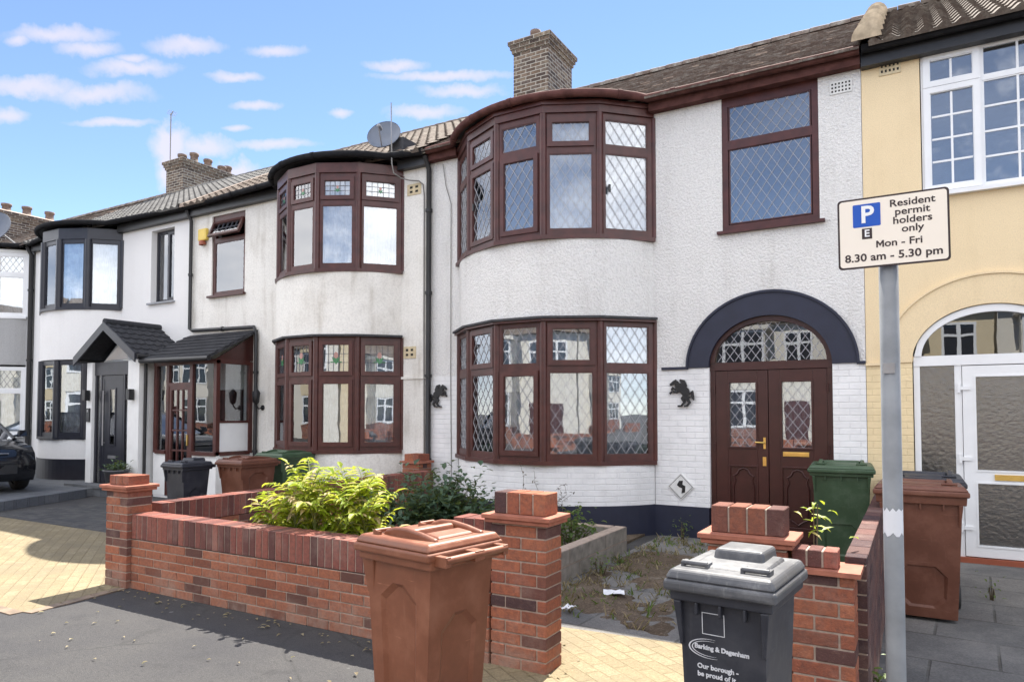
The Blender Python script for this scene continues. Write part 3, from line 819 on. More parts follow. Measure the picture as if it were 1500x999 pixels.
def brackets(mb, pts, r=.072, step=.9):
    acc = 0
    for a, b in zip(pts[:-1], pts[1:]):
        a, b = Vector(a), Vector(b); L = (b-a).length; d = (b-a)/L; t = step-acc
        while t < L:
            p = a+d*t; mb.tube([p-d*.03, p+d*.03], r, 10); t += step
        acc = (acc+L) % step
def air_brick(root, x0, x1, z0, z1, mat, nx=5, nz=3):
    mb = MB(); mb.box(x0, x1, -.012, .05, z0, z1, 0)
    w = (x1-x0)/(nx*2+1); h = (z1-z0)/(nz*2+1)
    for i in range(nx):
        for j in range(nz):
            mb.box(x0+w*(2*i+1), x0+w*(2*i+2), -.0135, -.011, z0+h*(2*j+1), z0+h*(2*j+2), 1)
    return mb.build('air_brick', [mat, 'hole'], root)
def chimney(root, x0, x1, y0, y1, z0, z1, pots, cap=True, potr=.10):
    mb = MB(); mb.box(x0, x1, y0, y1, z0, z1-.3)
    mb.box(x0-.03, x1+.03, y0-.03, y1+.03, z1-.3, z1-.225); mb.box(x0-.06, x1+.06, y0-.06, y1+.06, z1-.225, z1-.15)
    mb.box(x0-.09, x1+.09, y0-.09, y1+.09, z1-.15, z1-.07)
    mb.hexa([(x0-.07, y0-.07, z1-.07), (x1+.07, y0-.07, z1-.07), (x1+.07, y1+.07, z1-.07), (x0-.07, y1+.07, z1-.07)],
            [(x0+.1, y0+.1, z1), (x1-.1, y0+.1, z1), (x1-.1, y1-.1, z1), (x0+.1, y1-.1, z1)], 1)
    ch = mb.build('chimney', ['stock', 'mortar'], root)
    for (px, py, h) in pots:
        p = MB(); r = potr
        p.lathe([(r*1.1, 0), (r*1.12, .05), (r*.95, .06), (r*.88, h-.08), (r*1.08, h-.07), (r*1.1, h), (r*.8, h), (r*.8, h-.15)], 14, (px, py, z1-.03))
        p.build('chimney_pot', 'claypot', ch)
    return ch
def downpipe(root, pts, r=.035, mat='black', clips=True):
    mb = MB(); mb.tube(pts, r, 10)
    if clips:
        for a, b in zip(pts[:-1], pts[1:]):
            a, b = Vector(a), Vector(b); L = (b-a).length; n = int(L/1.3); d = (b-a)/L
            for i in range(n): p = a+d*(L*(i+.5)/n); mb.tube([p-d*.025, p+d*.025], r*1.35, 10)
    return mb.build('downpipe', mat, root)

# ---------------------------------------------------------------- house C : white with mahogany bay, in the middle
hc = thing('terraced_house', (-3.1, 0, 0), 'white roughcast terraced house with mahogany bay, diamond leaded panes and navy arched doorway', 'house', 'houses of the terrace')
CC, CK, CD = -4.08, 1.0, 1.0
w = MB()   # upper roughcast (0) and painted brick below (1), plinth (2)
bl, br = CC-1.575, CC+1.575
wall_boxes(w, [(-6.2, bl, 2.18, 5.69), (br, -2.07, 2.18, 5.69), (-2.07, -1.60, 3.12, 5.69), (-.46, 0, 3.12, 5.69), (-1.60, -.46, 3.12, 3.90), (-1.6, -.46, 5.63, 5.69), (-.07, 0, 2.18, 3.12)], 0)
wall_boxes(w, [(-6.2, bl, .4, 2.18), (br, -1.79, .4, 2.18), (-.35, 0, 0, 2.18)], 1, -.004)
wall_boxes(w, [(bl, br, 2.80, 3.88), (bl, br, 5.5, 5.69)], 0, .0)
arch_fill(w, -1.07, 2.18, 1.0, .94, -2.07, -.07, 3.12, 0)
arc_wall(w, CC, CK, CD, -.01, 2.84, 3.89, 0); arc_wall(w, CC, CK, CD, -.01, .4, .93, 1)
w.build('wall', ['roughcast', 'paintbrick'], hc)
w = MB(); wall_boxes(w, [(-6.2, bl, 0, .398), (br, -1.80, 0, .398)], 0, -.02); arc_wall(w, CC, CK, CD, .012, 0, .398, 0)
w.build('plinth', 'navy', hc)
w = MB(); w.box(br+.1, -2.05, -.03, -.006, 2.165, 2.2); w.box(-.09, -.0, -.03, -.006, 2.165, 2.2); w.build('string_course', 'navy', hc)
# navy arch band
def arch_band(mb, c, zs, a0, b0, a1, b1, y0, y1, mat=0, n=36, legs=0):
    for i in range(n):
        t0, t1 = pi-pi*i/n, pi-pi*(i+1)/n; pts = []
        for y in (y0, y1):
            for (a, b, t) in ((a0, b0, t0), (a0, b0, t1), (a1, b1, t1), (a1, b1, t0)): pts.append((c+a*cos(t), y, zs+b*sin(t)))
        mb.add(pts, [(0, 1, 2, 3), (7, 6, 5, 4), (3, 2, 6, 7), (0, 4, 5, 1)], mat, .5)
    mb.add([(c-a1, y0, zs), (c-a0, y0, zs), (c-a0, y1, zs), (c-a1, y1, zs), (c+a0, y0, zs), (c+a1, y0, zs), (c+a1, y1, zs), (c+a0, y1, zs)], [(0, 1, 2, 3), (4, 5, 6, 7)], mat, .5)
w = MB(); arch_band(w, -1.07, 2.182, .72, .62, .985, .90, -.022, .16); arch_band(w, -1.07, 2.182, .986, .901, 1.012, .93, -.04, .1); w.build('arch_band', 'navy', hc)
shell(hc, -6.2, 0)
# double doors under the fan light
dx0, dx1 = -1.79, -.35
dxf = frame_xf((0, .06, 0), (1, 0, 0), (0, -1, 0))
df = MB(); df.box(dx0, dx0+.065, 0, 2.14, -.07, 0, 0, dxf); df.box(dx1-.065, dx1, 0, 2.14, -.07, 0, 0, dxf); df.box(dx0, dx1, 2.14, 2.24, -.07, .012, 0, dxf)
arch_band(df, -1.07, 2.24, .655, .50, .722, .565, .035, .13)
dfo = df.build('door_frame', 'mahogd', hc)
p = MB(); n = 24; vs = [(-1.07+.66*cos(pi*i/n), .088, 2.242+.505*sin(pi*i/n)) for i in range(n+1)]; p.add(vs, [tuple(range(n+1))]); p.build('pane', 'glass', dfo)
l = MB()
for sg in (1, -1):
    for i in range(-14, 15):
        pts = []
        for k in range(90):
            x = -1.07-.64+1.28*k/89; z = 2.245+sg*1.38*(x+1.07)+i*.105*1.38
            if z > 2.245 and ((x+1.07)/.65)**2+((z-2.24)/.495)**2 < 1: pts.append((x, z))
        if len(pts) > 1:
            a, b = pts[0], pts[-1]; d = math.hypot(b[0]-a[0], b[1]-a[1]); m_ = frame_xf((a[0], .084, a[1]), (1, 0, 0), (0, -1, 0)) @ Matrix.Rotation(math.atan2(b[1]-a[1], b[0]-a[0]), 4, 'Z')
            l.box(0, d, -.004, .004, -.001, .004+.0005*sg, 0, m_)
l.build('leading', 'lead', dfo)
def c_door(x0, x1, right):
    d = MB(); z0, z1 = .05, 2.135; gx0, gx1 = (x0+.155, x1-.125) if not right else (x0+.135, x1-.155)
    gz0, gz1 = 1.16, 2.0
    d.box(x0, gx0, z0, z1, -.05, .0, 0, dxf); d.box(gx1, x1, z0, z1, -.05, 0, 0, dxf)
    d.box(gx0, gx1, gz1, z1, -.05, 0, 0, dxf); d.box(gx0, gx1, .95, gz0, -.05, 0, 0, dxf); d.box(gx0, gx1, z0, .2, -.05, 0, 0, dxf)
    d.box(gx0, gx1, .2, .95, -.05, -.016, 0, dxf)
    ring(d, dxf, gx0-.002, gx1+.002, gz0-.002, gz1+.002, .022, -.02, .014); ring(d, dxf, gx0-.002, gx1+.002, .198, .952, .022, -.02, .008)
    # raised scroll moulding on the bottom panel
    cx = (gx0+gx1)/2
    pr = [(0, .38), (.05, .36), (.075, .30), (.12, .27), (.10, .21), (.125, .12), (.125, -.12), (.10, -.22), (.12, -.28), (.06, -.31), (0, -.36)]
    for sx in (1, -1): d.tube([dxf @ Vector((cx+sx*a, .57+b*.9, -.008)) for a, b in pr], .013, 6)
    o = d.build('door', 'mahogd', hc, .004)
    p = MB(); p.box(gx0, gx1, gz0, gz1, -.03, -.024, 0, dxf); p.build('pane', 'glass', o)
    l = MB(); leading(l, dxf @ Matrix.Translation((0, 0, -.021)), gx0+.02, gx1-.02, gz0+.02, gz1-.02, .118, .155); l.build('leading', 'lead', o)
    c = MB(); curtain_sheet(c, dxf, gx0, gx1, gz0, gz1, -.10, .01, .06); c.build('curtain', 'curtaing', o)
    for z in (.35, 1.12, 1.85):
        h = MB(); xx = x0-.012 if not right else x1+.012; h.tube([dxf @ Vector((xx, z, .008)), dxf @ Vector((xx, z+.1, .008))], .011, 8); h.build('hinge', 'mahogd', o)
    return o
mid = -1.083
d1 = c_door(dx0+.067, mid-.004, False); d2 = c_door(mid+.004, dx1-.067, True)
h = MB(); h.box(mid-.062, mid-.034, 1.16, 1.30, 0, .010, 0, dxf); h.tube([dxf @ Vector((mid-.048, 1.235, 0)), dxf @ Vector((mid-.048, 1.235, .05)), dxf @ Vector((mid-.15, 1.24, .052))], .011, 8); h.build('handle', 'gold', d1)
h = MB(); h.box(mid-.07, mid-.03, .95, 1.06, 0, .012, 0, dxf); h.tube([dxf @ Vector((mid-.05, 1.02, .012)), dxf @ Vector((mid-.05, 1.02, .016))], .009, 8); h.build('keyhole_plate', 'gold', d1)
h = MB(); h.box(mid+.165, mid+.46, 1.075, 1.13, 0, .012, 0, dxf); h.box(mid+.185, mid+.44, 1.085, 1.12, .012, .016, 0, dxf); h.build('letter_plate', 'gold', d2, .003)
h = MB(); h.box(dx0, dx1, .0, .05, -.1, .04, 0, dxf); h.build('threshold', 'mahogd', hc)
# bays and flat window
P_C = bay_pts(CC)
bay_window(hc, P_C, 3.93, 5.56, 5.08, 'mahog', 'diamond', curts=['curtain', 'curtain', None, 'curtaing', 'curtaing'], sashes={(1, 1), (1, 0), (2, 0), (3, 1)}, handles={(1, 0), (4, 0)}, label='upper bay of five leaded lights under the eaves')
bay_window(hc, P_C, .97, 2.83, 2.19, 'mahog', 'diamond', curts=['curtaing', 'curtaing', 'curtaing', 'curtaing', 'curtaing'], sashes={(1, 1), (2, 0), (3, 1)}, label='ground floor bay of five leaded lights')
w = MB(); poly_band(w, P_C, .03, .25, 5.562, 5.70); poly_band(w, P_C, .055, .25, 5.66, 5.72); w.build('bay_fascia', 'mahog', hc)
w = MB(); A = poly_band(w, P_C, .10, .3, 2.832, 2.862); w.build('bay_canopy', 'felt', hc)
w = MB(); poly_band(w, P_C, .07, .2, 2.80, 2.83); w.build('bay_moulding', 'mahog', hc)
lights = [(-1.515, -.545, 5.05, 5.50, False, 'diamond', 'glass', None, dict(du=.125, dv=.16)), (-1.515, -.545, 3.99, 4.95, False, 'diamond', 'glass', None, dict(du=.125, dv=.19))]
fm, ob, xf = flat_window(hc, -1.6, -.46, 3.905, 5.63, .012, 'mahog', lights, .075); fm.box(-1.525, -.535, 4.945, 5.055, -.069, .006, 0, xf); fm.box(-1.525, -.535, 5.50, 5.56, -.06, -.001, 0, xf); swap(fm, ob, 'mahog', hc)
s_ = MB(); s_.box(-1.66, -.40, -.06, .01, 3.865, 3.9); s_.build('sill', 'mahog', ob)
# roof
w = MB(); roof_base(w, -6.2, 0, YE, ZE-.03, YR, ZR-.06, 7.4, ZE)
plain_tiles(w, -6.2, 0, YE-.05, ZE-.01, YR, ZR-.04, mats_white=1)
pc = bay_arc(CC, 1, 1, .12, 20); w.add([(x, y, ZE-.0) for x, y in pc]+[(CC, .5, ZE+.32)], [(i, i+1, 21) for i in range(20)], 2)
rc = w.build('roof', ['roofC', 'mortar', 'felt'], hc)
w = MB(); ridge(w, -6.2, 0, YR, ZR); w.build('ridge_tiles', 'roofC', rc)
chimney(hc, -6.42, -5.64, 3.05, 4.15, 7.3, 9.15, [(-6.05, 3.3, .22)])
g = MB(); fp = fascia_pts(-6.15, 0.0, (CC, 1, 1)); gutter_run(g, fp); brackets(g, fp, .061, .75)
g.build('gutter', 'gutbrown', hc)
g = MB(); g.box(-6.2, bl+.02, -.13, -.005, 5.61, 5.74); g.build('fascia', 'gutbrown', hc); g = MB(); g.box(br-.02, 0, -.13, -.005, 5.61, 5.74); g.build('fascia', 'gutbrown', hc)
air_brick(hc, -.33, -.09, 5.37, 5.52, 'ventw', 6, 3)

# ---------------------------------------------------------------- house B : cream weathered, porch on the left
hb = thing('terraced_house', (-9.2, 0, 0), 'weathered cream terraced house with brown bay of stained glass top lights and lean-to glazed porch', 'house', 'houses of the terrace')
BC, BK, BD = -8.2, .9, .95
bl, br = BC-1.4175, BC+1.4175
w = MB()
wall_boxes(w, [(-12.24, -11.62, 0, 5.69), (-11.62, -10.64, 0, 3.92), (-11.62, -10.64, 5.52, 5.69), (-10.64, bl, 0, 5.69), (br, -6.205, 0, 5.69), (bl, br, 2.8, 3.88), (bl, br, 5.5, 5.69)])
arc_wall(w, BC, BK, BD, -.01, 2.84, 3.89); arc_wall(w, BC, BK, BD, -.01, 0, .95)
w.build('wall', 'cream', hb)
w = MB(); w.box(br, -6.21, -.02, -.001, 2.15, 2.19); w.build('string_course', 'cream', hb)
shell(hb, -12.24, -6.2)
P_B = bay_pts(BC, BK, BD)
bay_window(hb, P_B, 3.93, 5.50, 5.03, 'mahog', None, 'grid', curts=['curtain', 'curtain', None, 'curtaing', 'curtain'], sashes={(i, 1) for i in range(5)}, label='upper bay with flower motifs in the top lights')
bay_window(hb, P_B, 1.0, 2.83, 2.17, 'mahog', None, 'grid', curts=[None, 'curtain', None, 'curtaing', 'curtaing'], sashes={(i, j) for i in range(5) for j in (0, 1)}, label='ground floor bay with flower motifs in the top lights')
w = MB(); poly_band(w, P_B, .03, .25, 5.502, 5.66); w.build('bay_fascia', 'mahog', hb)
w = MB(); poly_band(w, P_B, .09, .3, 2.832, 2.865); w.build('bay_canopy', 'felt', hb)
lights = [(-11.555, -10.705, 3.99, 4.98, False, None, 'glass', 'curtain')]
fm, ob, xf = flat_window(hb, -11.62, -10.64, 3.925, 5.52, .03, 'mahog', lights, .065); fm.box(-11.555, -10.705, 4.98, 5.07, -.069, .002, 0, xf); fm.box(-11.555, -10.705, 5.36, 5.455, -.069, .002, 0, xf)
tx = xf @ Matrix.Translation((0, 5.37, .02)) @ Matrix.Rotation(R(-24), 4, 'X')
ring(fm, tx, -11.58, -10.68, -.32, .02, .05, -.02, .03)
swap(fm, ob, 'mahog', hb)
p = MB(); p.box(-11.53, -10.73, -.27, -.03, -.004, .002, 0, tx); p.build('pane', 'glass', ob)
l = MB(); gridbars(l, tx @ Matrix.Translation((0, 0, .003)), -11.53, -10.73, -.27, -.03, 6, 2, .008, .003); l.build('leading', 'leaddark', ob)
s_ = MB(); s_.box(-11.68, -10.6, -.07, .03, 3.88, 3.922); s_.build('sill', 'mahog', ob)
w = MB(); roof_base(w, -12.2, -6.2, YE, ZE-.03, YR, ZR-.06, 7.4, ZE)
corrugated(w, -12.13, -6.24, YE-.05, ZE-.01, YR, ZR-.04)
pc = bay_arc(BC, BK, BD, .12, 20); w.add([(x, y, ZE-.02) for x, y in pc]+[(BC, .5, ZE+.3)], [(i, i+1, 21) for i in range(20)], 1)
rb = w.build('roof', ['roofB', 'felt'], hb)
w = MB(); ridge(w, -12.2, -6.2, YR, ZR); w.build('ridge_tiles', 'roofB', rb)
w = MB()
for (a, b, hgt) in ((-12.3, -12.12, .07),):
    w.hexa([(a, YE-.05, ZE), (b, YE-.05, ZE), (b, YR, ZR-.02), (a, YR, ZR-.02)], [(a+.02, YE-.05, ZE+hgt), (b-.02, YE-.05, ZE+hgt), (b-.02, YR, ZR+hgt-.02), (a+.02, YR, ZR+hgt-.02)])
w.build('party_fillet', 'mortar', rb)
g = MB(); fp = fascia_pts(-12.2, -6.22, (BC, BK, BD)); gutter_run(g, fp); brackets(g, fp, .061, .75); g.build('gutter', 'gutblack', hb)
g = MB(); g.box(-12.2, bl+.02, -.12, -.005, 5.58, 5.75); g.build('fascia', 'black', hb); g = MB(); g.box(br-.02, -6.21, -.12, -.005, 5.58, 5.75); g.build('fascia', 'black', hb)
downpipe(hb, [(-6.2, -.17, 5.7), (-6.2, -.06, 5.5), (-6.2, -.06, .2), (-6.2, -.12, .1)], .042)
downpipe(hb, [(-12.2, -.17, 5.7), (-12.2, -.06, 5.5), (-12.2, -.06, 3.30), (-12.1, -.06, 3.26), (-10.28, -.06, 3.22), (-10.22, -.06, 3.1), (-10.22, -.06, .15)], .036)
air_brick(hb, -6.68, -6.40, 5.16, 5.34, 'vent', 2, 2); air_brick(hb, -6.74, -6.49, 2.49, 2.68, 'vent', 2, 2)

# ---------------------------------------------------------------- house A : smooth white with anthracite windows
ha = thing('terraced_house', (-15.3, 0, 0), 'smooth white terraced house with dark grey bay windows and gabled dark tiled porch', 'house', 'houses of the terrace')
AC, AK, AD = -16.1, .9, .87
bl, br = AC-1.4175, AC+1.4175
w = MB()
wall_boxes(w, [(-18.36, bl, 0, 5.69), (br, -13.62, 0, 5.69), (-13.62, -12.83, 0, 3.93), (-13.62, -12.83, 5.49, 5.69), (-12.83, -12.245, 0, 5.69), (bl, br, 2.76, 3.88), (bl, br, 5.5, 5.69)])
arc_wall(w, AC, AK, AD, -.01, 2.77, 3.89); arc_wall(w, AC, AK, AD, -.01, .6, 1.06)
w.build('wall', 'smooth', ha)
w = MB(); arc_wall(w, AC, AK, AD, .01, .0, .598); w.build('plinth', 'anth', ha)
shell(ha, -18.36, -12.245)
P_A = bay_pts(AC, AK, AD)
bay_window(ha, P_A, 3.91, 5.42, None, 'anth', curt='curtain', glass='glass', label='upper dark grey bay with plain panes', post=.075)
bay_window(ha, P_A, 1.08, 2.75, None, 'anth', curt='curtaing', label='ground floor dark grey bay with plain panes', post=.075)
w = MB(); poly_band(w, P_A, .02, .25, 5.422, 5.66); w.build('bay_fascia', 'anth', ha)
fm, ob, xf = flat_window(ha, -13.62, -12.83, 3.94, 5.49, .13, 'anth', [(-13.565, -13.24, 4.0, 5.43, False, None, 'glass', 'curtain'), (-13.19, -12.885, 4.0, 5.43, True, None, 'glass', 'curtain')], .055)
fm.box(-13.24, -13.19, 3.995, 5.435, -.069, .001, 0, xf); swap(fm, ob, 'anth', ha)
s_ = MB(); s_.box(-13.68, -12.78, -.06, .13, 3.9, 3.938); s_.build('sill', 'leadroof', ob)
w = MB(); roof_base(w, -18.4, -12.2, YE, ZE-.03, YR, ZR-.06, 7.4, ZE)
corrugated(w, -18.36, -12.3, YE-.05, ZE-.01, YR, ZR-.04)
pc = bay_arc(AC, AK, AD, .12, 20); w.add([(x, y, ZE-.02) for x, y in pc]+[(AC, .5, ZE+.3)], [(i, i+1, 21) for i in range(20)], 1)
ra = w.build('roof', ['roofA', 'felt'], ha)
w = MB(); ridge(w, -18.4, -12.2, YR, ZR); w.build('ridge_tiles', 'roofA', ra)
chimney(ha, -18.4, -17.62, 3.45, 5.5, 7.3, 9.0, [(-18.1, 3.75, .24), (-17.9, 4.0, .32), (-17.95, 4.5, .3), (-17.9, 4.95, .22), (-17.95, 5.2, .3)], True, .12)
g = MB(); fp = fascia_pts(-18.35, -12.22, (AC, AK, AD)); gutter_run(g, fp); g.build('gutter', 'gutblack', ha)
g = MB(); g.box(-18.36, bl+.02, -.12, -.005, 5.58, 5.75); g.build('fascia', 'black', ha); g = MB(); g.box(br-.02, -12.25, -.12, -.005, 5.58, 5.75); g.build('fascia', 'black', ha)
downpipe(ha, [(-18.42, -.17, 5.7), (-18.42, -.07, 5.5), (-18.42, -.07, .3)], .05)
# gabled porch (part of house A)
def gable_porch():
    y0 = -1.0; c = -13.27; base = .2
    pr = MB()   # white columns and side walls
    pr.box(-14.14, -13.95, y0, y0+.2, base, 2.62); pr.box(-12.72, -12.36, y0, y0+.2, base, 2.62)
    pr.box(-14.14, -14.04, y0+.2, -.002, base, 2.62); pr.box(-12.46, -12.36, y0+.2, -.002, base, 2.62)
    pr.box(-14.04, -12.46, y0+.2, -.002, 2.60, 2.64)
    po = pr.build('porch', 'whitepaint', ha)
    xf = frame_xf((0, y0+.06, 0), (1, 0, 0), (0, -1, 0))
    f = MB(); x0, x1 = -13.95, -12.72
    f.box(x0, x0+.06, base, 2.36, -.06, 0, 0, xf); f.box(x1-.06, x1, base, 2.36, -.06, 0, 0, xf); f.box(x0, x1, 2.36, 2.62, -.06, .01, 0, xf)
    f.box(x0+.2, x0+.25, base, 2.36, -.06, 0, 0, xf); f.box(x1-.25, x1-.2, base, 2.36, -.06, 0, 0, xf); f.box(x0, x1, base-.04, base, -.1, .04, 0, xf)
    f.build('porch_frame', 'anth', po)
    for a, b in ((x0+.06, x0+.2), (x1-.2, x1-.06)):
        p = MB(); p.box(a, b, base, 2.36, -.03, -.024, 0, xf); p.build('pane', 'obscure', po)
    d = MB(); a, b = x0+.25, x1-.25; m = (a+b)/2
    d.box(a, b, base+.01, 2.35, -.05, -.012, 0, xf)
    ring(d, xf, a+.02, b-.02, base+.04, 2.33, .05, -.012, -.006); ring(d, xf, m-.11, m+.11, base+.75, 2.1, .03, -.012, .0)
    dd = d.build('porch_door', 'anth', po)
    p = MB(); p.box(m-.08, m+.08, base+.78, 2.07, -.011, -.008, 0, xf); p.build('pane', 'glass', dd)
    h = MB(); h.tube([xf @ Vector((a+.1, .95, .03)), xf @ Vector((a+.1, 2.05, .03))], .016, 8); h.box(a+.09, a+.11, 1.0, 1.02, -.01, .03, 0, xf); h.box(a+.09, a+.11, 1.98, 2.0, -.01, .03, 0, xf); h.build('handle', 'metal', dd)
    h = MB(); h.box(m-.13, m+.13, base+.5, base+.56, -.012, -.002, 0, xf); h.build('letter_plate', 'metal', dd)
    p = MB(); p.add([xf @ Vector(q) for q in ((x0+.1, 2.64, -.02), (x1-.1, 2.64, -.02), (c, 3.14, -.02))], [(0, 1, 2)]); p.build('gable_pane', 'glass', po)
    cb = MB(); cb.add([xf @ Vector(q) for q in ((x0-.1, 2.62, -.2), (x1+.1, 2.62, -.2), (c, 3.2, -.2))], [(0, 1, 2)]); cb.build('porch_ceiling', 'whitepaint', po)
    # roof
    r_ = MB(); ze, zr, hw, yf = 2.70, 3.36, 1.03, -1.16
    for sg in (-1, 1):
        nrow = 6
        for k in range(nrow):
            t0, t1 = k/nrow, (k+1)/nrow+.03
            nx = 60; vs = []
            for i in range(nx+1):
                y = yf+(0-yf)*i/nx; hgt = .018*max(0, sin(i/nx*1.28/.2*2*pi))
                for t, up in ((t0, .035), (t0, 0), (t1, .004)):
                    vs.append((c+sg*hw*(1-t), y, ze+(zr-ze)*t+hgt+up))
            fs = []
            for i in range(nx): fs += [(3*i, 3*i+3, 3*i+5, 3*i+2), (3*i+1, 3*i+4, 3*i+3, 3*i)]
            r_.add(vs, [f_[::-1] if sg > 0 else f_ for f_ in fs], 0, random.random())
        # under sheet and barge board
        r_.add([(c+sg*hw, yf, ze-.01), (c, yf, zr-.01), (c, 0, zr-.01), (c+sg*hw, 0, ze-.01)], [(0, 1, 2, 3)], 0)
    r_.tube([(c, yf-.01, zr+.03), (c, 0, zr+.03)], .07, 8)
    ro = r_.build('porch_roof', 'slate', po)
    b = MB()
    for sg in (-1, 1):
        b.hexa([(c+sg*(hw+.02), yf-.03, ze-.14), (c, yf-.03, zr-.14), (c, yf+.0, zr-.14), (c+sg*(hw+.02), yf, ze-.14)], [(c+sg*(hw+.02), yf-.03, ze+.03), (c, yf-.03, zr+.03), (c, yf, zr+.03), (c+sg*(hw+.02), yf, ze+.03)])
    b.build('barge_board', 'anth', po)
    for sg in (-1, 1): b = MB(); b.tube([(c+sg*(hw+.03), yf, ze-.03), (c+sg*(hw+.03), 0, ze-.03)], .05, 8); b.build('porch_gutter', 'black', po)
    downpipe(po, [(-12.31, -.9, 2.66), (-12.31, -.9, .2)], .03, 'black', False)
    s = MB(); s.box(-14.3, -12.26, -1.32, -1.0, .15, .2); s.build('step', 'pad', po)
gable_porch()

# ---------------------------------------------------------------- lean-to porch of house B
def leanto_porch():
    x0, x1, y0 = -12.2, -10.36, -.80
    b = MB(); b.box(x0, -11.8, y0+.01, y0+.12, .05, .85); b.box(-11.07, x1, y0+.01, y0+.12, .05, .85); b.box(x1-.11, x1-.005, y0+.12, -.002, .05, .85); b.box(x0, x1-.01, y0+.02, -.003, .0, .05)
    po = b.build('porch', 'whitepaint', hb)
    xf = frame_xf((0, y0, 0), (1, 0, 0), (0, -1, 0)); sxf = frame_xf((x1, 0, 0), (0, 1, 0), (1, 0, 0))
    f = MB()
    for a in (x0, -11.82, -11.12, x1-.08): f.box(a, a+.08, .85 if a in (x0, x1-.08) else .05, 2.56, -.08, 0, 0, xf)
    f.box(x0, x1, 2.50, 2.58, -.081, .004, 0, xf); f.box(x0+.08, -11.82, .83, .90, -.07, .02, 0, xf); f.box(-11.04, x1, .83, .90, -.07, .03, 0, xf)
    f.box(-11.74, -11.12, 2.10, 2.17, -.07, -.002, 0, xf)
    f.box(-.08, -.005, .85, 2.56, -.08, 0, 0, sxf); f.box(y0+.08, -.08, .83, .90, -.07, .03, 0, sxf); f.box(y0+.08, -.08, 2.50, 2.58, -.079, .002, 0, sxf); f.box(y0+.08, -.08, 1.42, 1.46, -.06, -.02, 0, sxf)
    f.build('porch_frame', 'mahog', po)
    for a, c, z0, z1 in ((x0+.08, -11.82, .9, 2.5), (-11.04, x1-.08, .9, 2.5), (-11.74, -11.12, 2.17, 2.5)):
        p = MB(); p.box(a, c, z0, z1, -.045, -.04, 0, xf); p.build('pane', 'glass', po)
    p = MB(); p.box(y0+.08, -.08, 1.46, 2.5, -.045, -.04, 0, sxf); p.build('pane', 'glass', po)
    p = MB(); p.box(y0+.08, -.08, .9, 1.42, -.05, -.035, 0, sxf); p.build('side_panel', 'white', po)
    d = MB(); ring(d, xf, -11.74, -11.12, .08, 2.10, .07, -.06, -.01); gridbars(d, xf @ Matrix.Translation((0, 0, -.04)), -11.67, -11.19, .15, 2.03, 3, 5, .03, .02)
    dd = d.build('porch_door', 'mahog', po)
    p = MB(); p.box(-11.67, -11.19, .15, 2.03, -.045, -.04, 0, xf); p.build('pane', 'glass', dd)
    h = MB(); h.box(-11.18, -11.15, 1.0, 1.2, -.01, .01, 0, xf); h.build('handle', 'gold', dd)
    # front door of the house inside the porch
    i_ = MB(); i_.box(-10.62-.75, -10.62, -.03, -.003, .05, 2.05); i_.build('front_door', 'mahogd', po)
    r_ = MB(); ya, za, yb, zb = -1.02, 2.585, 0., 3.13
    r_.hexa([(x0-.05, ya, za), (x1+.12, ya, za), (x1+.12, yb, zb), (x0-.05, yb, zb)], [(x0-.05, ya, za+.04), (x1+.12, ya, za+.04), (x1+.12, yb, zb+.04), (x0-.05, yb, zb+.04)])
    L = math.hypot(yb-ya, zb-za)
    for k in range(7):
        t0, t1 = k/7, (k+1)/7; n_ = 9
        for i in range(n_+1):
            xa = max(x0-.06, x0-.06+(i-.5*(k % 2))*.21); xb = min(x1+.13, x0-.06+(i+1-.5*(k % 2))*.21-.004)
            if xb-xa < .02: continue
            y0_, y1_ = ya-.02+(yb-ya)*t0, ya+(yb-ya)*t1; z0_, z1_ = za+.04+(zb-za)*t0, za+.04+(zb-za)*t1
            r_.hexa([(xa, y0_, z0_), (xb, y0_, z0_), (xb, y1_, z1_), (xa, y1_, z1_)], [(xa, y0_, z0_+.018), (xb, y0_, z0_+.018), (xb, y1_, z1_+.004), (xa, y1_, z1_+.004)])
    r_.build('porch_roof', 'slate', po)
    g = MB(); g.add([(x1-.002, y0, 2.58), (x1-.002, -.003, 2.58), (x1-.002, -.003, 3.08), (x1-.03, y0, 2.58), (x1-.03, -.003, 2.58), (x1-.03, -.003, 3.08)], [(0, 1, 2), (5, 4, 3), (0, 2, 5, 3)]); g.build('gable_board', 'mahogd', po)
    g = MB(); g.tube([(x0-.05, -1.05, 2.59), (x1+.12, -1.05, 2.57)], .05, 8); g.build('porch_gutter', 'black', po)
leanto_porch()

# ---------------------------------------------------------------- house Z : grey pebbledash at the far left
hz = thing('terraced_house', (-21.5, 0, 0), 'grey pebbledashed terraced house with white framed bay at the far left', 'house', 'houses of the terrace')
ZC = -20.15; bl, br = ZC-1.4175, ZC+1.4175
w = MB(); wall_boxes(w, [(-24.5, bl, 0, 5.69), (br, -18.47, 0, 5.69), (bl, br, 2.8, 3.9), (bl, br, 5.5, 5.69)])
arc_wall(w, ZC, .9, .9, -.01, 2.8, 3.95); arc_wall(w, ZC, .9, .9, -.01, 0, 1.0); w.build('wall', 'pebble', hz)
shell(hz, -24.5, -18.47)
P_Z = bay_pts(ZC, .9, .9)
bay_window(hz, P_Z, 4.0, 5.6, 5.05, 'white', None, 'diamond', curt='curtain', leadm='leaddark', label='upper white bay with leaded top lights')
bay_window(hz, P_Z, 1.05, 2.75, 2.15, 'white', None, 'diamond', curt='curtain', leadm='leaddark', label='ground floor white bay with leaded top lights')
w = MB(); poly_band(w, P_Z, .02, .25, 5.602, 5.68); w.build('bay_fascia', 'whitepaint', hz)
w = MB(); roof_base(w, -24.5, -18.4, YE, ZE-.03, YR, ZR-.06, 7.4, ZE)
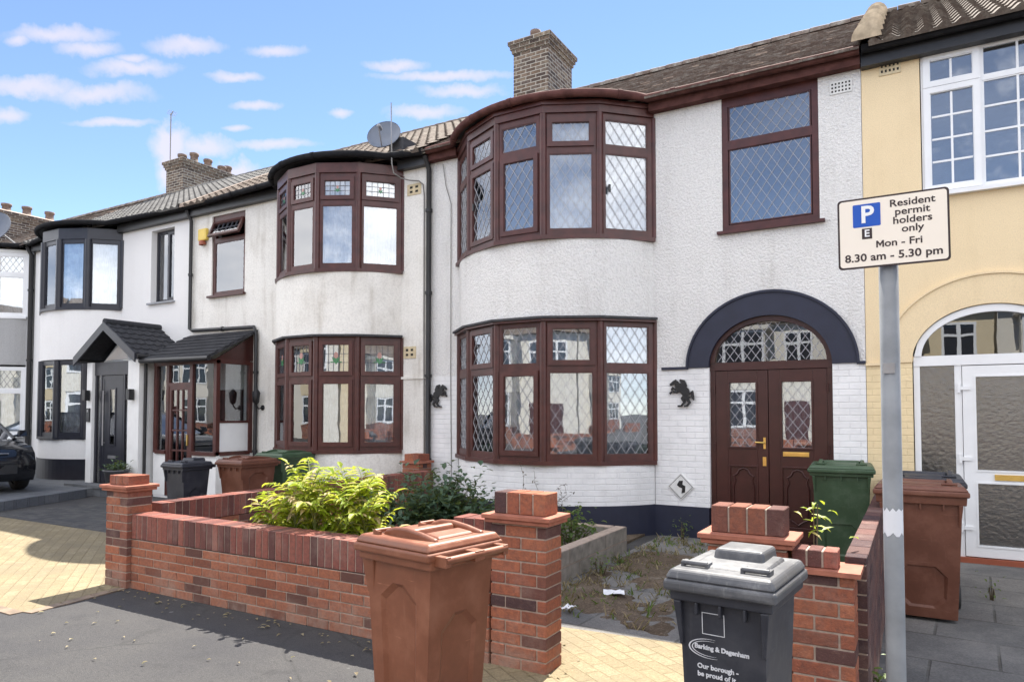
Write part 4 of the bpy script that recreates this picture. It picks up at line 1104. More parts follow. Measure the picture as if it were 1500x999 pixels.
plain_tiles(w, -24.5, -18.42, YE-.05, ZE-.01, YR, ZR-.04, .25, .2)
pc = bay_arc(ZC, .9, .9, .12, 20); w.add([(x, y, ZE-.02) for x, y in pc]+[(ZC, .5, ZE+.3)], [(i, i+1, 21) for i in range(20)], 2)
rz = w.build('roof', ['roofC', 'mortar', 'felt'], hz)
w = MB(); ridge(w, -24.5, -18.4, YR, ZR); w.build('ridge_tiles', 'roofC', rz)
chimney(hz, -25.3, -24.5, 1.2, 4.2, 6.0, 8.1, [(-24.9, 1.6, .3), (-24.9, 2.2, .3), (-24.9, 2.8, .35), (-24.9, 3.5, .35)], True, .14)
g = MB(); fp = fascia_pts(-24.5, -18.5, (ZC, .9, .9)); gutter_run(g, fp); g.build('gutter', 'gutblack', hz)

# ---------------------------------------------------------------- house D : yellow at the right
hd = thing('terraced_house', (3.1, 0, 0), 'yellow rendered terraced house with white georgian barred window and arched white doorway at the right', 'house', 'houses of the terrace')
DC = 1.21
w = MB()
wall_boxes(w, [(.005, DC-.745, 2.16, 5.69), (DC-.745, .59, 3.12, 5.69), (.59, 2.95, 3.12, 4.0), (.59, 2.95, 5.62, 5.69), (2.95, 6.3, 2.16, 5.69), (DC+.745, 2.95, 2.16, 3.12)], 0)
arch_fill(w, DC, 2.16, .745, .60, 0, 0, 3.12, 0)
wall_boxes(w, [(.005, DC-.745, 0, 2.16), (DC+.745, 6.3, 0, 2.16)], 1, -.004)
w.build('wall', ['yellow', 'yellowbrick'], hd)
w = MB(); arch_band(w, DC, 2.165, .747, .605, 1.02, .92, -.02, .1, 0); arch_band(w, DC, 2.165, 1.021, .921, 1.045, .945, -.035, .1); w.box(.0, DC-1.05, -.028, -.006, 2.14, 2.17); w.build('arch_band', 'yellow', hd)
shell(hd, .06, 6.3)
# window
xf = frame_xf((0, .02, 0), (1, 0, 0), (0, -1, 0))
def geo_window():
    fm = MB(); ring(fm, xf, .6, 2.95, 4.03, 5.615, .045, -.07, 0)
    stub = MB(); stub.add([(0, 0, 0), (.001, 0, 0), (0, .001, 0)], [(0, 1, 2)]); ob = stub.build('window', 'white', hd)
    for m in (1.13, 1.80, 2.40): fm.box(m, m+.045, 4.07, 5.575, -.069, .001, 0, xf)
    fm.box(.645, 2.905, 5.20, 5.25, -.068, .002, 0, xf)
    cells = [(.645, 1.13, True), (1.175, 1.80, False), (1.845, 2.40, False), (2.445, 2.905, True)]
    for a, b, sash in cells:
        for z0, z1, nv in ((4.075, 5.20, 4), (5.25, 5.57, 1)):
            light(fm, ob, xf, a, b, z0, z1, sash, None, 'glass', None)
            off = .055 if sash else .014
            bars = MB(); gridbars(bars, xf @ Matrix.Translation((0, 0, -.012 if sash else -.02)), a+off, b-off, z0+off, z1-off, 2, nv, .022, .012); bars.build('glazing_bars', 'white', ob)
    swap(fm, ob, 'white', hd)
    s = MB(); s.box(.58, 2.97, -.07, .018, 3.985, 4.028); s.build('sill', 'white', ob)
geo_window()
# arched door set
def d_door():
    f = MB(); x0, x1 = DC-.735, DC+.735
    f.box(x0, x0+.06, .06, 2.12, -.07, 0, 0, xf); f.box(x1-.06, x1, .06, 2.12, -.07, 0, 0, xf); f.box(x0, x1, 2.12, 2.23, -.07, .01, 0, xf)
    f.box(.86, .925, .06, 2.12, -.07, 0, 0, xf); f.box(x0, x1, .0, .06, -.12, .05, 1, xf); f.box(x0+.06, .86, .88, .94, -.07, 0, 0, xf); f.box(x0+.06, .86, .06, .12, -.07, 0, 0, xf)
    arch_band(f, DC, 2.23, .655, .455, .74, .535, -.0, .09)
    fo = f.build('door_frame', ['white', 'redplast'], hd)
    p = MB(); n = 24; p.add([(DC+.66*cos(pi*i/n), .05, 2.232+.46*sin(pi*i/n)) for i in range(n+1)], [tuple(range(n+1))]); p.build('fan_pane', 'glassdim', fo)
    p = MB(); p.box(x0+.06, .86, .94, 2.12, -.04, -.034, 0, xf); p.build('side_pane', 'obscure', fo)
    p = MB(); p.box(x0+.06, .86, .12, .88, -.045, -.03, 0, xf); p.build('side_panel', 'white', fo)
    d = MB(); a, b = .93, x1-.065
    ring(d, xf, a, b, .07, 2.11, .11, -.06, .012); d.box(a+.11, b-.11, .86, .98, -.06, .0115, 0, xf)
    ring(d, xf, a+.105, b-.105, .175, .865, .016, -.03, .018); ring(d, xf, a+.105, b-.105, .975, 2.005, .016, -.03, .018)
    do = d.build('door', 'white', hd)
    for z0, z1 in ((.18, .86), (.98, 2.0)):
        p = MB(); p.box(a+.11, b-.11, z0, z1, -.03, -.024, 0, xf); p.build('pane', 'obscure', do)
    h = MB(); h.box(1.2, 1.5, .89, .95, .011, .024, 0, xf); h.build('letter_plate', 'gold', do)
    for z in (.32, 1.06, 1.82):
        h = MB(); h.box(.885, .91, z, z+.1, .0, .03, 0, xf); h.box(.91, 1.0, z+.03, z+.07, .012, .026, 0, xf); h.build('hinge', 'white', do)
d_door()
bk_ = MB(); bk_.box(DC-.75, DC+.75, 1.6, 1.62, .02, 2.7); bk_.build('hall_wall', 'interior', hd)
w = MB(); roof_base(w, 0.05, 6.3, YE, ZE-.03, YR, ZR-.06, 7.4, ZE)
corrugated(w, .1, 6.3, YE-.05, ZE-.01, YR, ZR-.04, .17, .3)
rd = w.build('roof', 'roofB', hd)
w = MB(); ridge(w, 0.05, 6.3, YR, ZR); w.build('ridge_tiles', 'roofB', rd)
# raised row of half round bonnet tiles over the party wall
w = MB(); n = 6
for i in range(n):
    t0, t1 = i/n, (i+1.12)/n; vs = []
    for t, rr, up in ((t0, .155, .06), (t1, .11, -.02)):
        y = YE-.10+(YR-YE+.1)*t; z = ZE+(ZR-ZE)*t+up
        for k in range(9): a = pi*k/8; vs.append((.08+rr*cos(a), y-rr*sin(a)*.45, z+rr*sin(a)))
    w.add(vs, [(k, k+1, 10+k, 9+k) for k in range(8)]+[tuple(range(8, -1, -1))], 0, None, True)
w.build('party_bonnet_tiles', 'clay', rd)
g = MB(); fp = fascia_pts(.02, 6.3); gutter_run(g, fp); g.build('gutter', 'gutblack', hd)
g = MB(); g.box(.01, 6.3, -.12, -.005, 5.58, 5.75); g.build('fascia', 'black', hd)
air_brick(hd, .19, .41, 5.47, 5.62, 'vent', 5, 2)

# ---------------------------------------------------------------- row across the street (mirrored in the panes)
def opposite(x, wm, k):
    nm = ['white rendered house in the sunlit row across the street, mirrored in the panes', 'cream rendered house in the sunlit row across the street, mirrored in the panes', 'white rendered house in the sunlit row across the street, mirrored in the panes'][k]
    h = thing('opposite_house', (x, -24.5, 0), nm, 'house', 'houses across the street')
    y = -24.5
    w = MB(); w.box(x-3, x+3, y-7, y, 0, 5.7, 0); w.box(x-2.4, x+.6, y, y+.8, 0, .9, 1); w.box(x-2.4, x+.6, y, y+.8, 2.7, 3.6, 0); w.box(x-2.3, x+.5, y, y+.75, .9, 2.7, 0); w.box(x-2.3, x+.5, y, y+.75, 3.6, 5.4, 0)
    w.box(x-2.5, x+.7, y, y+.9, 5.4, 5.6, 0)
    w.build('wall', [wm, 'oppbrick'], h)
    xf = frame_xf((0, y+.751, 0), (-1, 0, 0), (0, 1, 0))
    def win(x0, x1, z0, z1, yy, nu, top=.65):
        q = frame_xf((0, yy, 0), (-1, 0, 0), (0, 1, 0)); f = MB(); ring(f, q, -x1, -x0, z0, z1, .09, 0.002, .06)
        for i in range(1, nu): u = -x1+(x1-x0)*i/nu; f.box(u-.07, u+.07, z0, z1, .003, .07, 0, q)
        f.box(-x1, -x0, z0+(z1-z0)*top-.05, z0+(z1-z0)*top+.05, .004, .055, 0, q); fo = f.build('window', 'white', h)
        p = MB(); p.box(-x1+.05, -x0-.05, z0+.05, z1-.05, .0, .02, 0, q); p.build('pane', 'darkglass', fo)
    win(x-2.25, x+.45, .95, 2.65, y+.75, 3); win(x-2.25, x+.45, 3.65, 5.35, y+.75, 3); win(x+1.2, x+2.4, 3.8, 5.3, y, 2)
    d = MB(); d.box(x+1.2, x+2.2, y, y+.05, .05, 2.1); d.build('door', 'mahog', h)
    r_ = MB(); roof_base(r_, x-3, x+3, y+.25, 5.72, y-3.6, 8.05, y-7.3, 5.72); r_.build('roof', 'roofB', h)
    b = MB(); brick_run(b, x-3, x+1.0, y+4.9, y+5.1, 0, .7, 'x'); o = b.build('opposite_garden_wall', ['brick', 'mortar']); tag(o, 'low red brick garden wall across the street', 'garden wall', 'garden walls across the street')
for i in range(20):
    k = (1, 2, 0, 2, 0)[i % 5]; opposite(-60.7+6.1*i, ('oppwall', 'oppcream', 'oppwall')[k], k)

# ================================================================== garden walls
def cap_stack(mb, x0, x1, y0, y1, z, top, n=4):
    """projecting creasing slab and a block of bricks on edge on top of a pillar"""
    mb.box(x0-.045, x1+.045, y0-.045, y1+.045, z, z+.028, 2); mb.box(x0-.03, x1+.03, y0-.03, y1+.03, z-.026, z-.002, 2)
    soldier_run(mb, x0+.01, x1-.01, y0+.02, y1-.02, z+.03, top, 'x', (x1-x0)/n)
WALLM = ['brick', 'mortar', 'slabtile']
gw = thing('front_garden_wall', (-3.9, -5.1, 0), 'red brick front garden wall with soldier coping between two capped pillars', 'garden wall', 'brick garden walls')
mb = MB(); brick_run(mb, -5.77, -1.91, -5.13, -4.915, .0, .45, 'x'); mb.build('wall_panel', ['brickwall', 'mortar', 'slabtile'], gw, .003, 1)
mb = MB(); soldier_run(mb, -5.77, -1.91, -5.13, -4.915, .452, .672, 'x'); mb.build('soldier_coping', ['brickdark', 'mortar'], gw, .003, 1)
mb = MB(); brick_run(mb, -6.11, -5.775, -5.17, -4.93, 0, .90); cap_stack(mb, -6.11, -5.775, -5.17, -4.93, .905, 1.02, 3)
o = mb.build('pillar', WALLM, gw, .0035, 1); o['label'] = 'lower pillar at the far end of the wall'
mb = MB(); brick_run(mb, -1.90, -1.50, -5.12, -4.905, 0, .925); cap_stack(mb, -1.90, -1.50, -5.12, -4.905, .93, 1.095, 4)
o = mb.build('pillar', WALLM, gw, .0035, 1); o['label'] = 'tall pillar with purple bricks beside the gateway'
mb = MB(); soldier_run(mb, -2.24, -1.91, -5.05, -4.86, .674, .90, 'x'); mb.build('raised_coping', ['brickdark', 'mortar'], gw)
bw_ = thing('boundary_wall', (-5.9, -2.6, 0), 'long low brick boundary wall with soldier coping running back to a pier beside the cream house', 'garden wall', 'brick garden walls')
mb = MB(); brick_run(mb, -6.01, -5.80, -4.82, -.45, 0, .52, 'y'); mb.build('wall_panel', WALLM, bw_)
mb = MB(); soldier_run(mb, -6.01, -5.80, -4.82, -.45, .522, .735, 'y'); mb.build('soldier_coping', ['brickdark', 'mortar'], bw_)
mb = MB(); brick_pillar(mb, -6.42, -6.10, -.42, -.10, 0, .82); mb.box(-6.45, -6.07, -.45, -.07, .825, .86, 2); soldier_run(mb, -6.40, -6.12, -.40, -.12, .86, .965, 'x', .09); mb.build('pier', WALLM, bw_)
rw = thing('gate_side_wall', (0, -3, 0), 'red brick wall stub and capped pillar behind the dark grey bin, running back to the doorway', 'garden wall', 'brick garden walls')
mb = MB(); brick_run(mb, -.50, -.10, -5.17, -4.955, 0, .925); cap_stack(mb, -.50, -.10, -5.17, -4.955, .935, 1.105, 4); mb.build('pillar', WALLM, rw, .0035, 1)
mb = MB(); brick_run(mb, -.085, .205, -5.17, -4.95, 0, .80, 'x'); mb.build('wall_panel', WALLM, rw, .0035, 1)
mb = MB(); mb.box(-.085, .235, -5.20, -4.93, .802, .826, 2); mb.build('creasing_tile', WALLM, rw)
mb = MB(); soldier_run(mb, -.085, .135, -5.15, -5.0, .828, .915, 'x', .073); mb.build('soldier_coping', ['brickdark', 'mortar'], rw, .0035, 1)
mb = MB(); brick_run(mb, .145, .25, -4.94, -.03, 0, .86, 'y'); mb.build('side_run', ['brickpurple', 'mortar'], rw, .003, 1)

# low block edging of the flower bed
mb = MB(); brick_run(mb, -2.56, -2.42, -3.05, -1.30, 0, .30, 'y', .15, .45, .012); brick_run(mb, -3.3, -2.57, -1.44, -1.30, 0, .30, 'x', .15, .45, .012)
tag(mb.build('planter_edging', ['conblock', 'mortar']), 'low weathered grey concrete block edging round the flower bed', 'planter edging')

# ================================================================== wheelie bins
def inset_panel(mb, c, u0, u1, v0, v1, depth, n, ch=.06, mat=0):
    """quad c (4 corners, ccw from outside) with a sunken chamfered panel; n = outward normal"""
    c = [Vector(q) for q in c]; n = Vector(n)
    B = lambda u, v: c[0]*(1-u)*(1-v)+c[1]*u*(1-v)+c[2]*u*v+c[3]*(1-u)*v
    W_ = (c[1]-c[0]).length; H_ = (c[3]-c[0]).length; cu, cv = ch/W_, ch/H_
    inn = [(u0+cu, v0), (u1-cu, v0), (u1, v0+cv), (u1, v1-cv), (u1-cu, v1), (u0+cu, v1), (u0, v1-cv), (u0, v0+cv)]
    out = [(u0+cu, 0), (u1-cu, 0), (1, v0+cv), (1, v1-cv), (u1-cu, 1), (u0+cu, 1), (0, v1-cv), (0, v0+cv)]
    k = .018; inn2 = [(u+(k/W_)*(1 if u < .5 else -1), v+(k/H_)*(1 if v < .5 else -1)) for u, v in inn]
    vs = [B(u, v) for u, v in out]+[B(u, v) for u, v in inn]+[B(u, v)-n*depth for u, v in inn2]+[B(1, 0), B(1, 1), B(0, 1), B(0, 0)]
    fs = []
    cor = {1: 24, 3: 25, 5: 26, 7: 27}
    for i in range(8):
        j = (i+1) % 8
        fs.append((i, cor[i], j, 8+j, 8+i) if i in cor else (i, j, 8+j, 8+i))
        fs.append((8+i, 8+j, 16+j, 16+i))
    fs.append(tuple(range(16, 24)))
    mb.add(vs, fs, mat, .5)
def wheelie(label, mat, lidmat, W_=.58, D_=.70, H_=1.07, group='wheeled refuse bins', style='ridge', open_=0):
    """front -y, hinge +y, origin on the ground under the middle"""
    r = lthing('wheelie_bin', label, 'bin', group)
    hb_ = H_*.905; bw, tw = W_*.40, W_*.475; bd0, bd1 = -D_*.36, D_*.30; td0, td1 = -D_*.47, D_*.44
    b = [(-bw, bd0, .03), (bw, bd0, .03), (bw, bd1, .03), (-bw, bd1, .03)]; t = [(-tw, td0, hb_), (tw, td0, hb_), (tw, td1, hb_), (-tw, td1, hb_)]
    mb = MB()
    mb.add(b, [(3, 2, 1, 0)]); mb.add(t, [(0, 1, 2, 3)])
    inset_panel(mb, [b[0], b[1], t[1], t[0]], .16, .84, .08, .42, .012, (0, -1, 0), .07)
    inset_panel(mb, [b[1], b[2], t[2], t[1]], .2, .8, .10, .84 if style == 'ridge' else .6, .014, (1, 0, 0), .07)
    inset_panel(mb, [b[2], b[3], t[3], t[2]], .2, .8, .10, .7, .012, (0, 1, 0), .07)
    inset_panel(mb, [b[3], b[0], t[0], t[3]], .2, .8, .10, .84 if style == 'ridge' else .6, .014, (-1, 0, 0), .07)
    body = mb.build('body', mat, r, .012, 2)
    # weld done by bevel limit; rim collar
    rm = MB(); o_ = .028
    rim = [(-tw-o_, td0-o_), (tw+o_, td0-o_), (tw+o_, td1+o_), (-tw-o_, td1+o_)]
    rm.hexa([(x*.985, y*.985, hb_-.055) for x, y in rim], [(x, y, hb_+.012) for x, y in rim])
    for x in (-tw*.55, 0, tw*.55): rm.box(x-.006, x+.006, td0-.022, td0+.02, hb_-.10, hb_-.054)
    for sx in (-1, 1):
        rm.hexa([(sx*tw*.9, td0-.004, hb_-.22), (sx*(tw*.9+.012), td0-.004, hb_-.22), (sx*(tw*.9+.012), td0+.05, hb_-.22), (sx*tw*.9, td0+.05, hb_-.22)], [(sx*tw*.9, td0-.026, hb_-.054), (sx*(tw*.9+.03), td0-.026, hb_-.054), (sx*(tw*.9+.03), td0+.06, hb_-.054), (sx*tw*.9, td0+.06, hb_-.054)])
    rm.build('rim', mat, body, .008, 2)
    # lid
    z = hb_+.016; ld = MB(); L = [(-tw-.045, td0-.05), (tw+.045, td0-.05), (tw+.045, td1+.03), (-tw-.045, td1+.03)]
    rot = Matrix.Translation((0, td1+.03, z)) @ Matrix.Rotation(R(-open_), 4, 'X') @ Matrix.Translation((0, -td1-.03, -z))
    sh = lambda k, dz: [(x*k, (y-(td0+td1)/2)*k+(td0+td1)/2, z+dz) for x, y in L]
    ld.hexa(sh(1, -.035), sh(1, .008), 0, rot); ld.hexa(sh(.985, .0085), sh(.90, .045), 0, rot)
    if style == 'ridge':       # sunken centre between two raised side rolls and a raised middle roll
        y0, y1 = td0*.80, td1*.92
        prof = [(y0, z+.03), (y1, z+.03), (y1, z+.055), (y1*.5, z+.075), (0., z+.088), (y0*.45, z+.085), (y0*.75, z+.07)]
        for sx in (-1, 1):
            xa, xb = sorted((sx*tw*.80, sx*tw*.66)); vs = [rot @ Vector((x, y, q)) for x in (xa, xb) for y, q in prof]; n_ = len(prof)
            ld.add(vs, [tuple(range(n_)), tuple(range(2*n_-1, n_-1, -1))]+[(i, n_+i, n_+(i+1) % n_, (i+1) % n_) for i in range(n_)])
        ld.hexa([(-tw*.66, -.035, z+.03), (tw*.66, -.035, z+.03), (tw*.66, .035, z+.03), (-tw*.66, .035, z+.03)], [(-tw*.66, -.018, z+.078), (tw*.66, -.018, z+.078), (tw*.66, .018, z+.078), (-tw*.66, .018, z+.078)], 0, rot)
        ld.hexa([(-tw*.6, y0*.92, z+.03), (tw*.6, y0*.92, z+.03), (tw*.6, -.06, z+.03), (-tw*.6, -.06, z+.03)], [(-tw*.55, y0*.85, z+.052), (tw*.55, y0*.85, z+.052), (tw*.55, -.07, z+.064), (-tw*.55, -.07, z+.064)], 0, rot)
        ld.hexa([(-tw*.6, .06, z+.03), (tw*.6, .06, z+.03), (tw*.6, y1*.9, z+.03), (-tw*.6, y1*.9, z+.03)], [(-tw*.55, .07, z+.066), (tw*.55, .07, z+.066), (tw*.55, y1*.85, z+.056), (-tw*.55, y1*.85, z+.056)], 0, rot)
    else:                      # big raised flat plate towards the hinge
        y0, y1 = td0*.05, td1*.92
        q = lambda a, dz, s=1.0: [(-tw*a, y0-(1-a)*.0+(.62-a)*.2, z+dz), (tw*a, y0+(.62-a)*.2, z+dz), (tw*a, y1, z+dz), (-tw*a, y1, z+dz)]
        ld.hexa(q(.64, .03), q(.58, .092), 0, rot)
        ld.hexa([(-tw*.92, td0*.86, z+.02), (tw*.92, td0*.86, z+.02), (tw*.92, td1*.8, z+.02), (-tw*.92, td1*.8, z+.02)], [(-tw*.84, td0*.76, z+.052), (tw*.84, td0*.76, z+.052), (tw*.84, td1*.7, z+.06), (-tw*.84, td1*.7, z+.06)], 0, rot)
    lid = ld.build('lid', lidmat, r, .014, 3)
    for sx in (-1, 1):         # hand grips
        g = MB(); gy = td0+.055; x = sx*tw*.70
        g.box(x-.052, x-.040, gy-.02, gy+.03, z+.03, z+.062, 0, rot); g.box(x+.040, x+.052, gy-.02, gy+.03, z+.03, z+.062, 0, rot); g.tube([rot @ Vector((x-.048, gy-.012, z+.058)), rot @ Vector((x+.048, gy-.012, z+.058))], .010, 8)
        g.build('grip', lidmat, lid)
    h = MB(); zb = hb_-.005; yb = td1+.085
    h.tube([(-tw*.98, yb, zb), (tw*.98, yb, zb)], .017, 10)
    for x in (-tw*.95, -.03, .0, tw*.91): h.box(x-.012, x+.022, td1+.02, yb+.012, zb-.03, zb+.018)
    h.build('handle_bar', mat, r, .004)
    for sx in (-1, 1):
        w_ = MB(); m_ = Matrix.Translation((sx*(bw+.02), bd1+.07, .10)) @ Matrix.Rotation(pi/2, 4, 'Y')
        w_.lathe([(.0, -.025), (.075, -.025), (.1, -.02), (.1, .02), (.075, .025), (0, .025)], 18, (0, 0, 0), 0, m_); w_.build('wheel', 'rubber', r)
    a_ = MB(); a_.tube([(-bw-.03, bd1+.07, .1), (bw+.03, bd1+.07, .1)], .014, 8); a_.build('axle', 'metal', r)
    return r, (tw, td0, hb_, bw, bd0)
def put(o, x, y, rz, z=0): o.location = (x, y, z); o.rotation_euler = (0, 0, R(rz)); return o
b1, _ = wheelie('brown wheelie bin standing in the foreground against the front garden wall', 'binbrown', 'binbrown', .44, .49, 1.06)
put(b1, -1.57, -6.20, -99.6)
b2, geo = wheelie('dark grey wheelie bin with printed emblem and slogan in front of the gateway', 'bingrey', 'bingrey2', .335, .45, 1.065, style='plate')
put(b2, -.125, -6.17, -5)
b3, _ = wheelie('dark green wheelie bin standing in front of the arched double doors', 'bingreen', 'bingreen', .58, .70, 1.10); put(b3, -.22, -.62, 4)
b4, _ = wheelie('dark brown wheelie bin behind the signpost by the white arched doorway', 'binbrown2', 'binbrown2', .58, .70, 1.06, open_=2); put(b4, .50, -2.42, 0, .004)
b5, _ = wheelie('small dark grey wheelie bin in front of the lean-to porch', 'bingrey', 'bingrey', .44, .48, .92, style='plate'); put(b5, -8.76, -2.46, 0)
b6, _ = wheelie('brown wheelie bin between the grey and green bins behind the boundary wall', 'binbrown2', 'binbrown2', .52, .66, .96); put(b6, -8.08, -1.95, 0)
b7, _ = wheelie('green wheelie bin under the bay of the cream house', 'bingreen', 'bingreen', .56, .62, 1.02); put(b7, -8.12, -1.22, 0)
b8, _ = wheelie('dark wheelie bin with a black lid behind the brown bin by the white doorway', 'bingrey', 'bingrey', .58, .66, 1.08); put(b8, .53, -1.62, 0, .004)
# print on the grey bin
def bin_print():
    tw, td0, hb_, bw, bd0 = geo
    bt, tp = Vector((0, bd0, .03)), Vector((0, td0, hb_)); v = (tp-bt).normalized(); n = Vector((1, 0, 0)).cross(v)
    m = Matrix((Vector((1, 0, 0)), v, n)).transposed().to_4x4(); m.translation = bt+v*.60+n*.0025
    bd = [c for c in b2.children if c.name.startswith('body')][0]
    T = lambda x, y: m @ Matrix.Translation((x, y, 0))
    lettering('Barking & Dagenham', .0235, 'logo', bd, T(-.004, .115) @ Matrix.Rotation(R(-1), 4, 'Z'), .0010, name='logo_lettering')
    lettering('Our borough -', .025, 'logo', bd, T(-.095, .045), .0008, 'LEFT', name='slogan_lettering')
    lettering('be proud of it', .025, 'logo', bd, T(-.095, .016), .0008, 'LEFT', name='slogan_lettering')
    q = MB()
    ring(q, m, -.073, .010, .165, .245, .0026, 0, .0008)
    for k, (rx, ry, w0) in enumerate(((.080, .036, .005), (.068, .028, .0035))):
        N = 26
        for i in range(N):
            t0, t1 = R(75)+R(215)*i/N, R(75)+R(215)*(i+1)/N; ww = w0*sin(pi*(i+.5)/N)+.0006
            cx, cy = -.046, .113
            p = [(cx+(rx-ww)*cos(t0), cy+(ry-ww*.8)*sin(t0), .0006), (cx+rx*cos(t0), cy+ry*sin(t0), .0006), (cx+rx*cos(t1), cy+ry*sin(t1), .0006), (cx+(rx-ww)*cos(t1), cy+(ry-ww*.8)*sin(t1), .0006)]
            q.add([m @ Vector(a) for a in p], [(0, 1, 2, 3)])
    q.build('emblem', 'logo', bd)
bin_print()

# ================================================================== parking sign
def parking_sign():
    r = thing('parking_sign', (.375, -5.12, 0), 'grey post with cream resident permit parking plate and blue P symbol', 'sign')
    p = MB(); p.lathe([(.043, 0), (.043, 2.62), (.0, 2.63)], 20, (.375, -5.12, 0)); p.build('pole', 'pole', r)
    st = MB(); st.lathe([(.0436, 1.80), (.0436, 1.835)], 20, (.375, -5.12, 0)); o_ = MB()
    xf = frame_xf((.395, -5.185, 2.475), (cos(R(1)), sin(R(1)), .006), (sin(R(1)), -cos(R(1)), 0))
    o_.box(.345, .395, -5.166, -5.160, 1.79, 1.84); o_.build('sticker', 'metal', r)
    o_ = MB(); 
    a_ = [(.375+.0445*cos(t), -5.12+.0445*sin(t)) for t in [R(200+140*i/8) for i in range(9)]]
    vs = [(x, y, z) for i, (x, y) in enumerate(a_) for z in (1.02+.012*sin(i*2), 1.14+.01*cos(i*3))]
    o_.add(vs, [(2*i, 2*i+2, 2*i+3, 2*i+1) for i in range(8)], 0, None, True); o_.build('torn_sticker', 'paper', r)
    w, h, rc = .235, .172, .018
    def rr(w, h, rc): 
        out = []
        for cx, cy, a in ((w-rc, h-rc, 0), (-w+rc, h-rc, 90), (-w+rc, -h+rc, 180), (w-rc, -h+rc, 270)):
            for i in range(6): t = R(a+90*i/5); out.append((cx+rc*cos(t), cy+rc*sin(t)))
        return out
    b = MB(); b.prism(rr(w, h, rc), -.004, 0, 0, xf)
    pl = b.build('sign_plate', 'signdark', r)
    b = MB(); b.prism(rr(w-.009, h-.009, rc-.004), .0002, .0012, 0, xf); b.build('sign_face', 'signface', pl)
    b = MB(); b.prism(rr(.060, .056, .006), .0013, .002, 0, xf @ Matrix.Translation((-.107, .085, 0))); b.build('blue_panel', 'signblue', pl)
    b = MB(); b.prism(rr(.022, .026, .002), .0013, .002, 0, xf @ Matrix.Translation((-.107, -.005, 0))); b.build('zone_panel', 'signdark', pl)
    T = lambda x, y, z=.0014: xf @ Matrix.Translation((x, y, z))
    lettering('P', .115, 'signwhite', pl, T(-.105, .085, .0024), .0028)
    lettering('E', .048, 'signwhite', pl, T(-.107, -.005, .0024), .001)
    for t, y in (('Resident', .125), ('permit', .083), ('holders', .041), ('only', -.001)): lettering(t, .048, 'signdark', pl, T(.085, y), .0008, sx=1.12)
    lettering('on - Fri', .048, 'signdark', pl, T(.046, -.062), .0009, sx=1.1)
    b = MB(); t_ = T(-.052, -.0615)
    for poly in ([(-.0165, -.0165), (-.0095, -.0165), (-.0095, .0165), (-.0165, .0165)], [(.0095, -.0165), (.0165, -.0165), (.0165, .0165), (.0095, .0165)], [(-.0096, .0165), (-.0096, .005), (-.0001, -.0115), (-.0001, .002)], [(.0096, .005), (.0096, .0165), (.0001, .002), (.0001, -.0115)]): b.prism(poly, -.0004, .0008, 0, t_)
    b.build('lettering', 'signdark', pl)
    lettering('8.30 am - 5.30 pm', .052, 'signdark', pl, T(.0, -.122), .0011, sx=1.08)
    b = MB(); b.box(-.09, .09, -.012, .012, -.016, -.005, 0, xf); b.build('bracket', 'metal', r)
parking_sign()

# ================================================================== wall fittings
def horse(x, z, label, flip=1, s=.95):
    xf = frame_xf((x, -.026, z), (1, 0, 0), (0, -1, 0)); mb = MB(); k = [0]
    def stroke(pts, ws):
        k[0] += 1; n = len(pts); L, R_ = [], []
        for i, (a, b) in enumerate(pts):
            p, q = pts[max(0, i-1)], pts[min(n-1, i+1)]; d = math.hypot(q[0]-p[0], q[1]-p[1]); tx, ty = (q[0]-p[0])/d, (q[1]-p[1])/d
            L.append(((a-ty*ws[i])*s*flip, (b+tx*ws[i])*s)); R_.append(((a+ty*ws[i])*s*flip, (b-tx*ws[i])*s))
        poly = L+R_[::-1]
        if flip > 0: poly = poly[::-1]
        mb.prism(poly, -.006, .014+.0007*k[0], 0, xf)
    stroke([(.10, -.03), (.075, .03), (.02, .085), (-.02, .12)], [.045, .06, .05, .038])          # barrel, leaning back
    stroke([(-.02, .09), (-.035, .13), (-.05, .17)], [.042, .034, .022])                          # neck
    stroke([(-.04, .175), (-.09, .15), (-.135, .12)], [.026, .024, .013])                         # head
    stroke([(.0, .19), (.045, .165), (.075, .11), (.10, .10)], [.012, .03, .026, .006])           # mane
    stroke([(.0, .08), (-.06, .06), (-.10, .085), (-.115, .05)], [.026, .016, .012, .012])        # forelegs
    stroke([(.01, .06), (-.05, .02), (-.11, .035), (-.14, .0)], [.024, .015, .011, .012])
    stroke([(.09, -.03), (.04, -.07), (.06, -.12), (.02, -.165), (-.03, -.168)], [.046, .028, .016, .013, .012])   # hind legs
    stroke([(.11, -.03), (.10, -.08), (.135, -.12), (.10, -.165), (.06, -.168)], [.04, .026, .015, .013, .012])
    stroke([(.13, -.01), (.17, .03), (.175, -.04), (.19, -.09)], [.012, .02, .022, .004])         # tail
    return tag(mb.build('wall_ornament', 'blackhorse'), label, 'wall ornament', 'black rearing horse ornaments')
horse(-5.99, 1.86, 'black rearing horse ornament on the wall beside the drainpipe', -1)
horse(-2.16, 1.85, 'black rearing horse ornament between the bay and the arched doors')
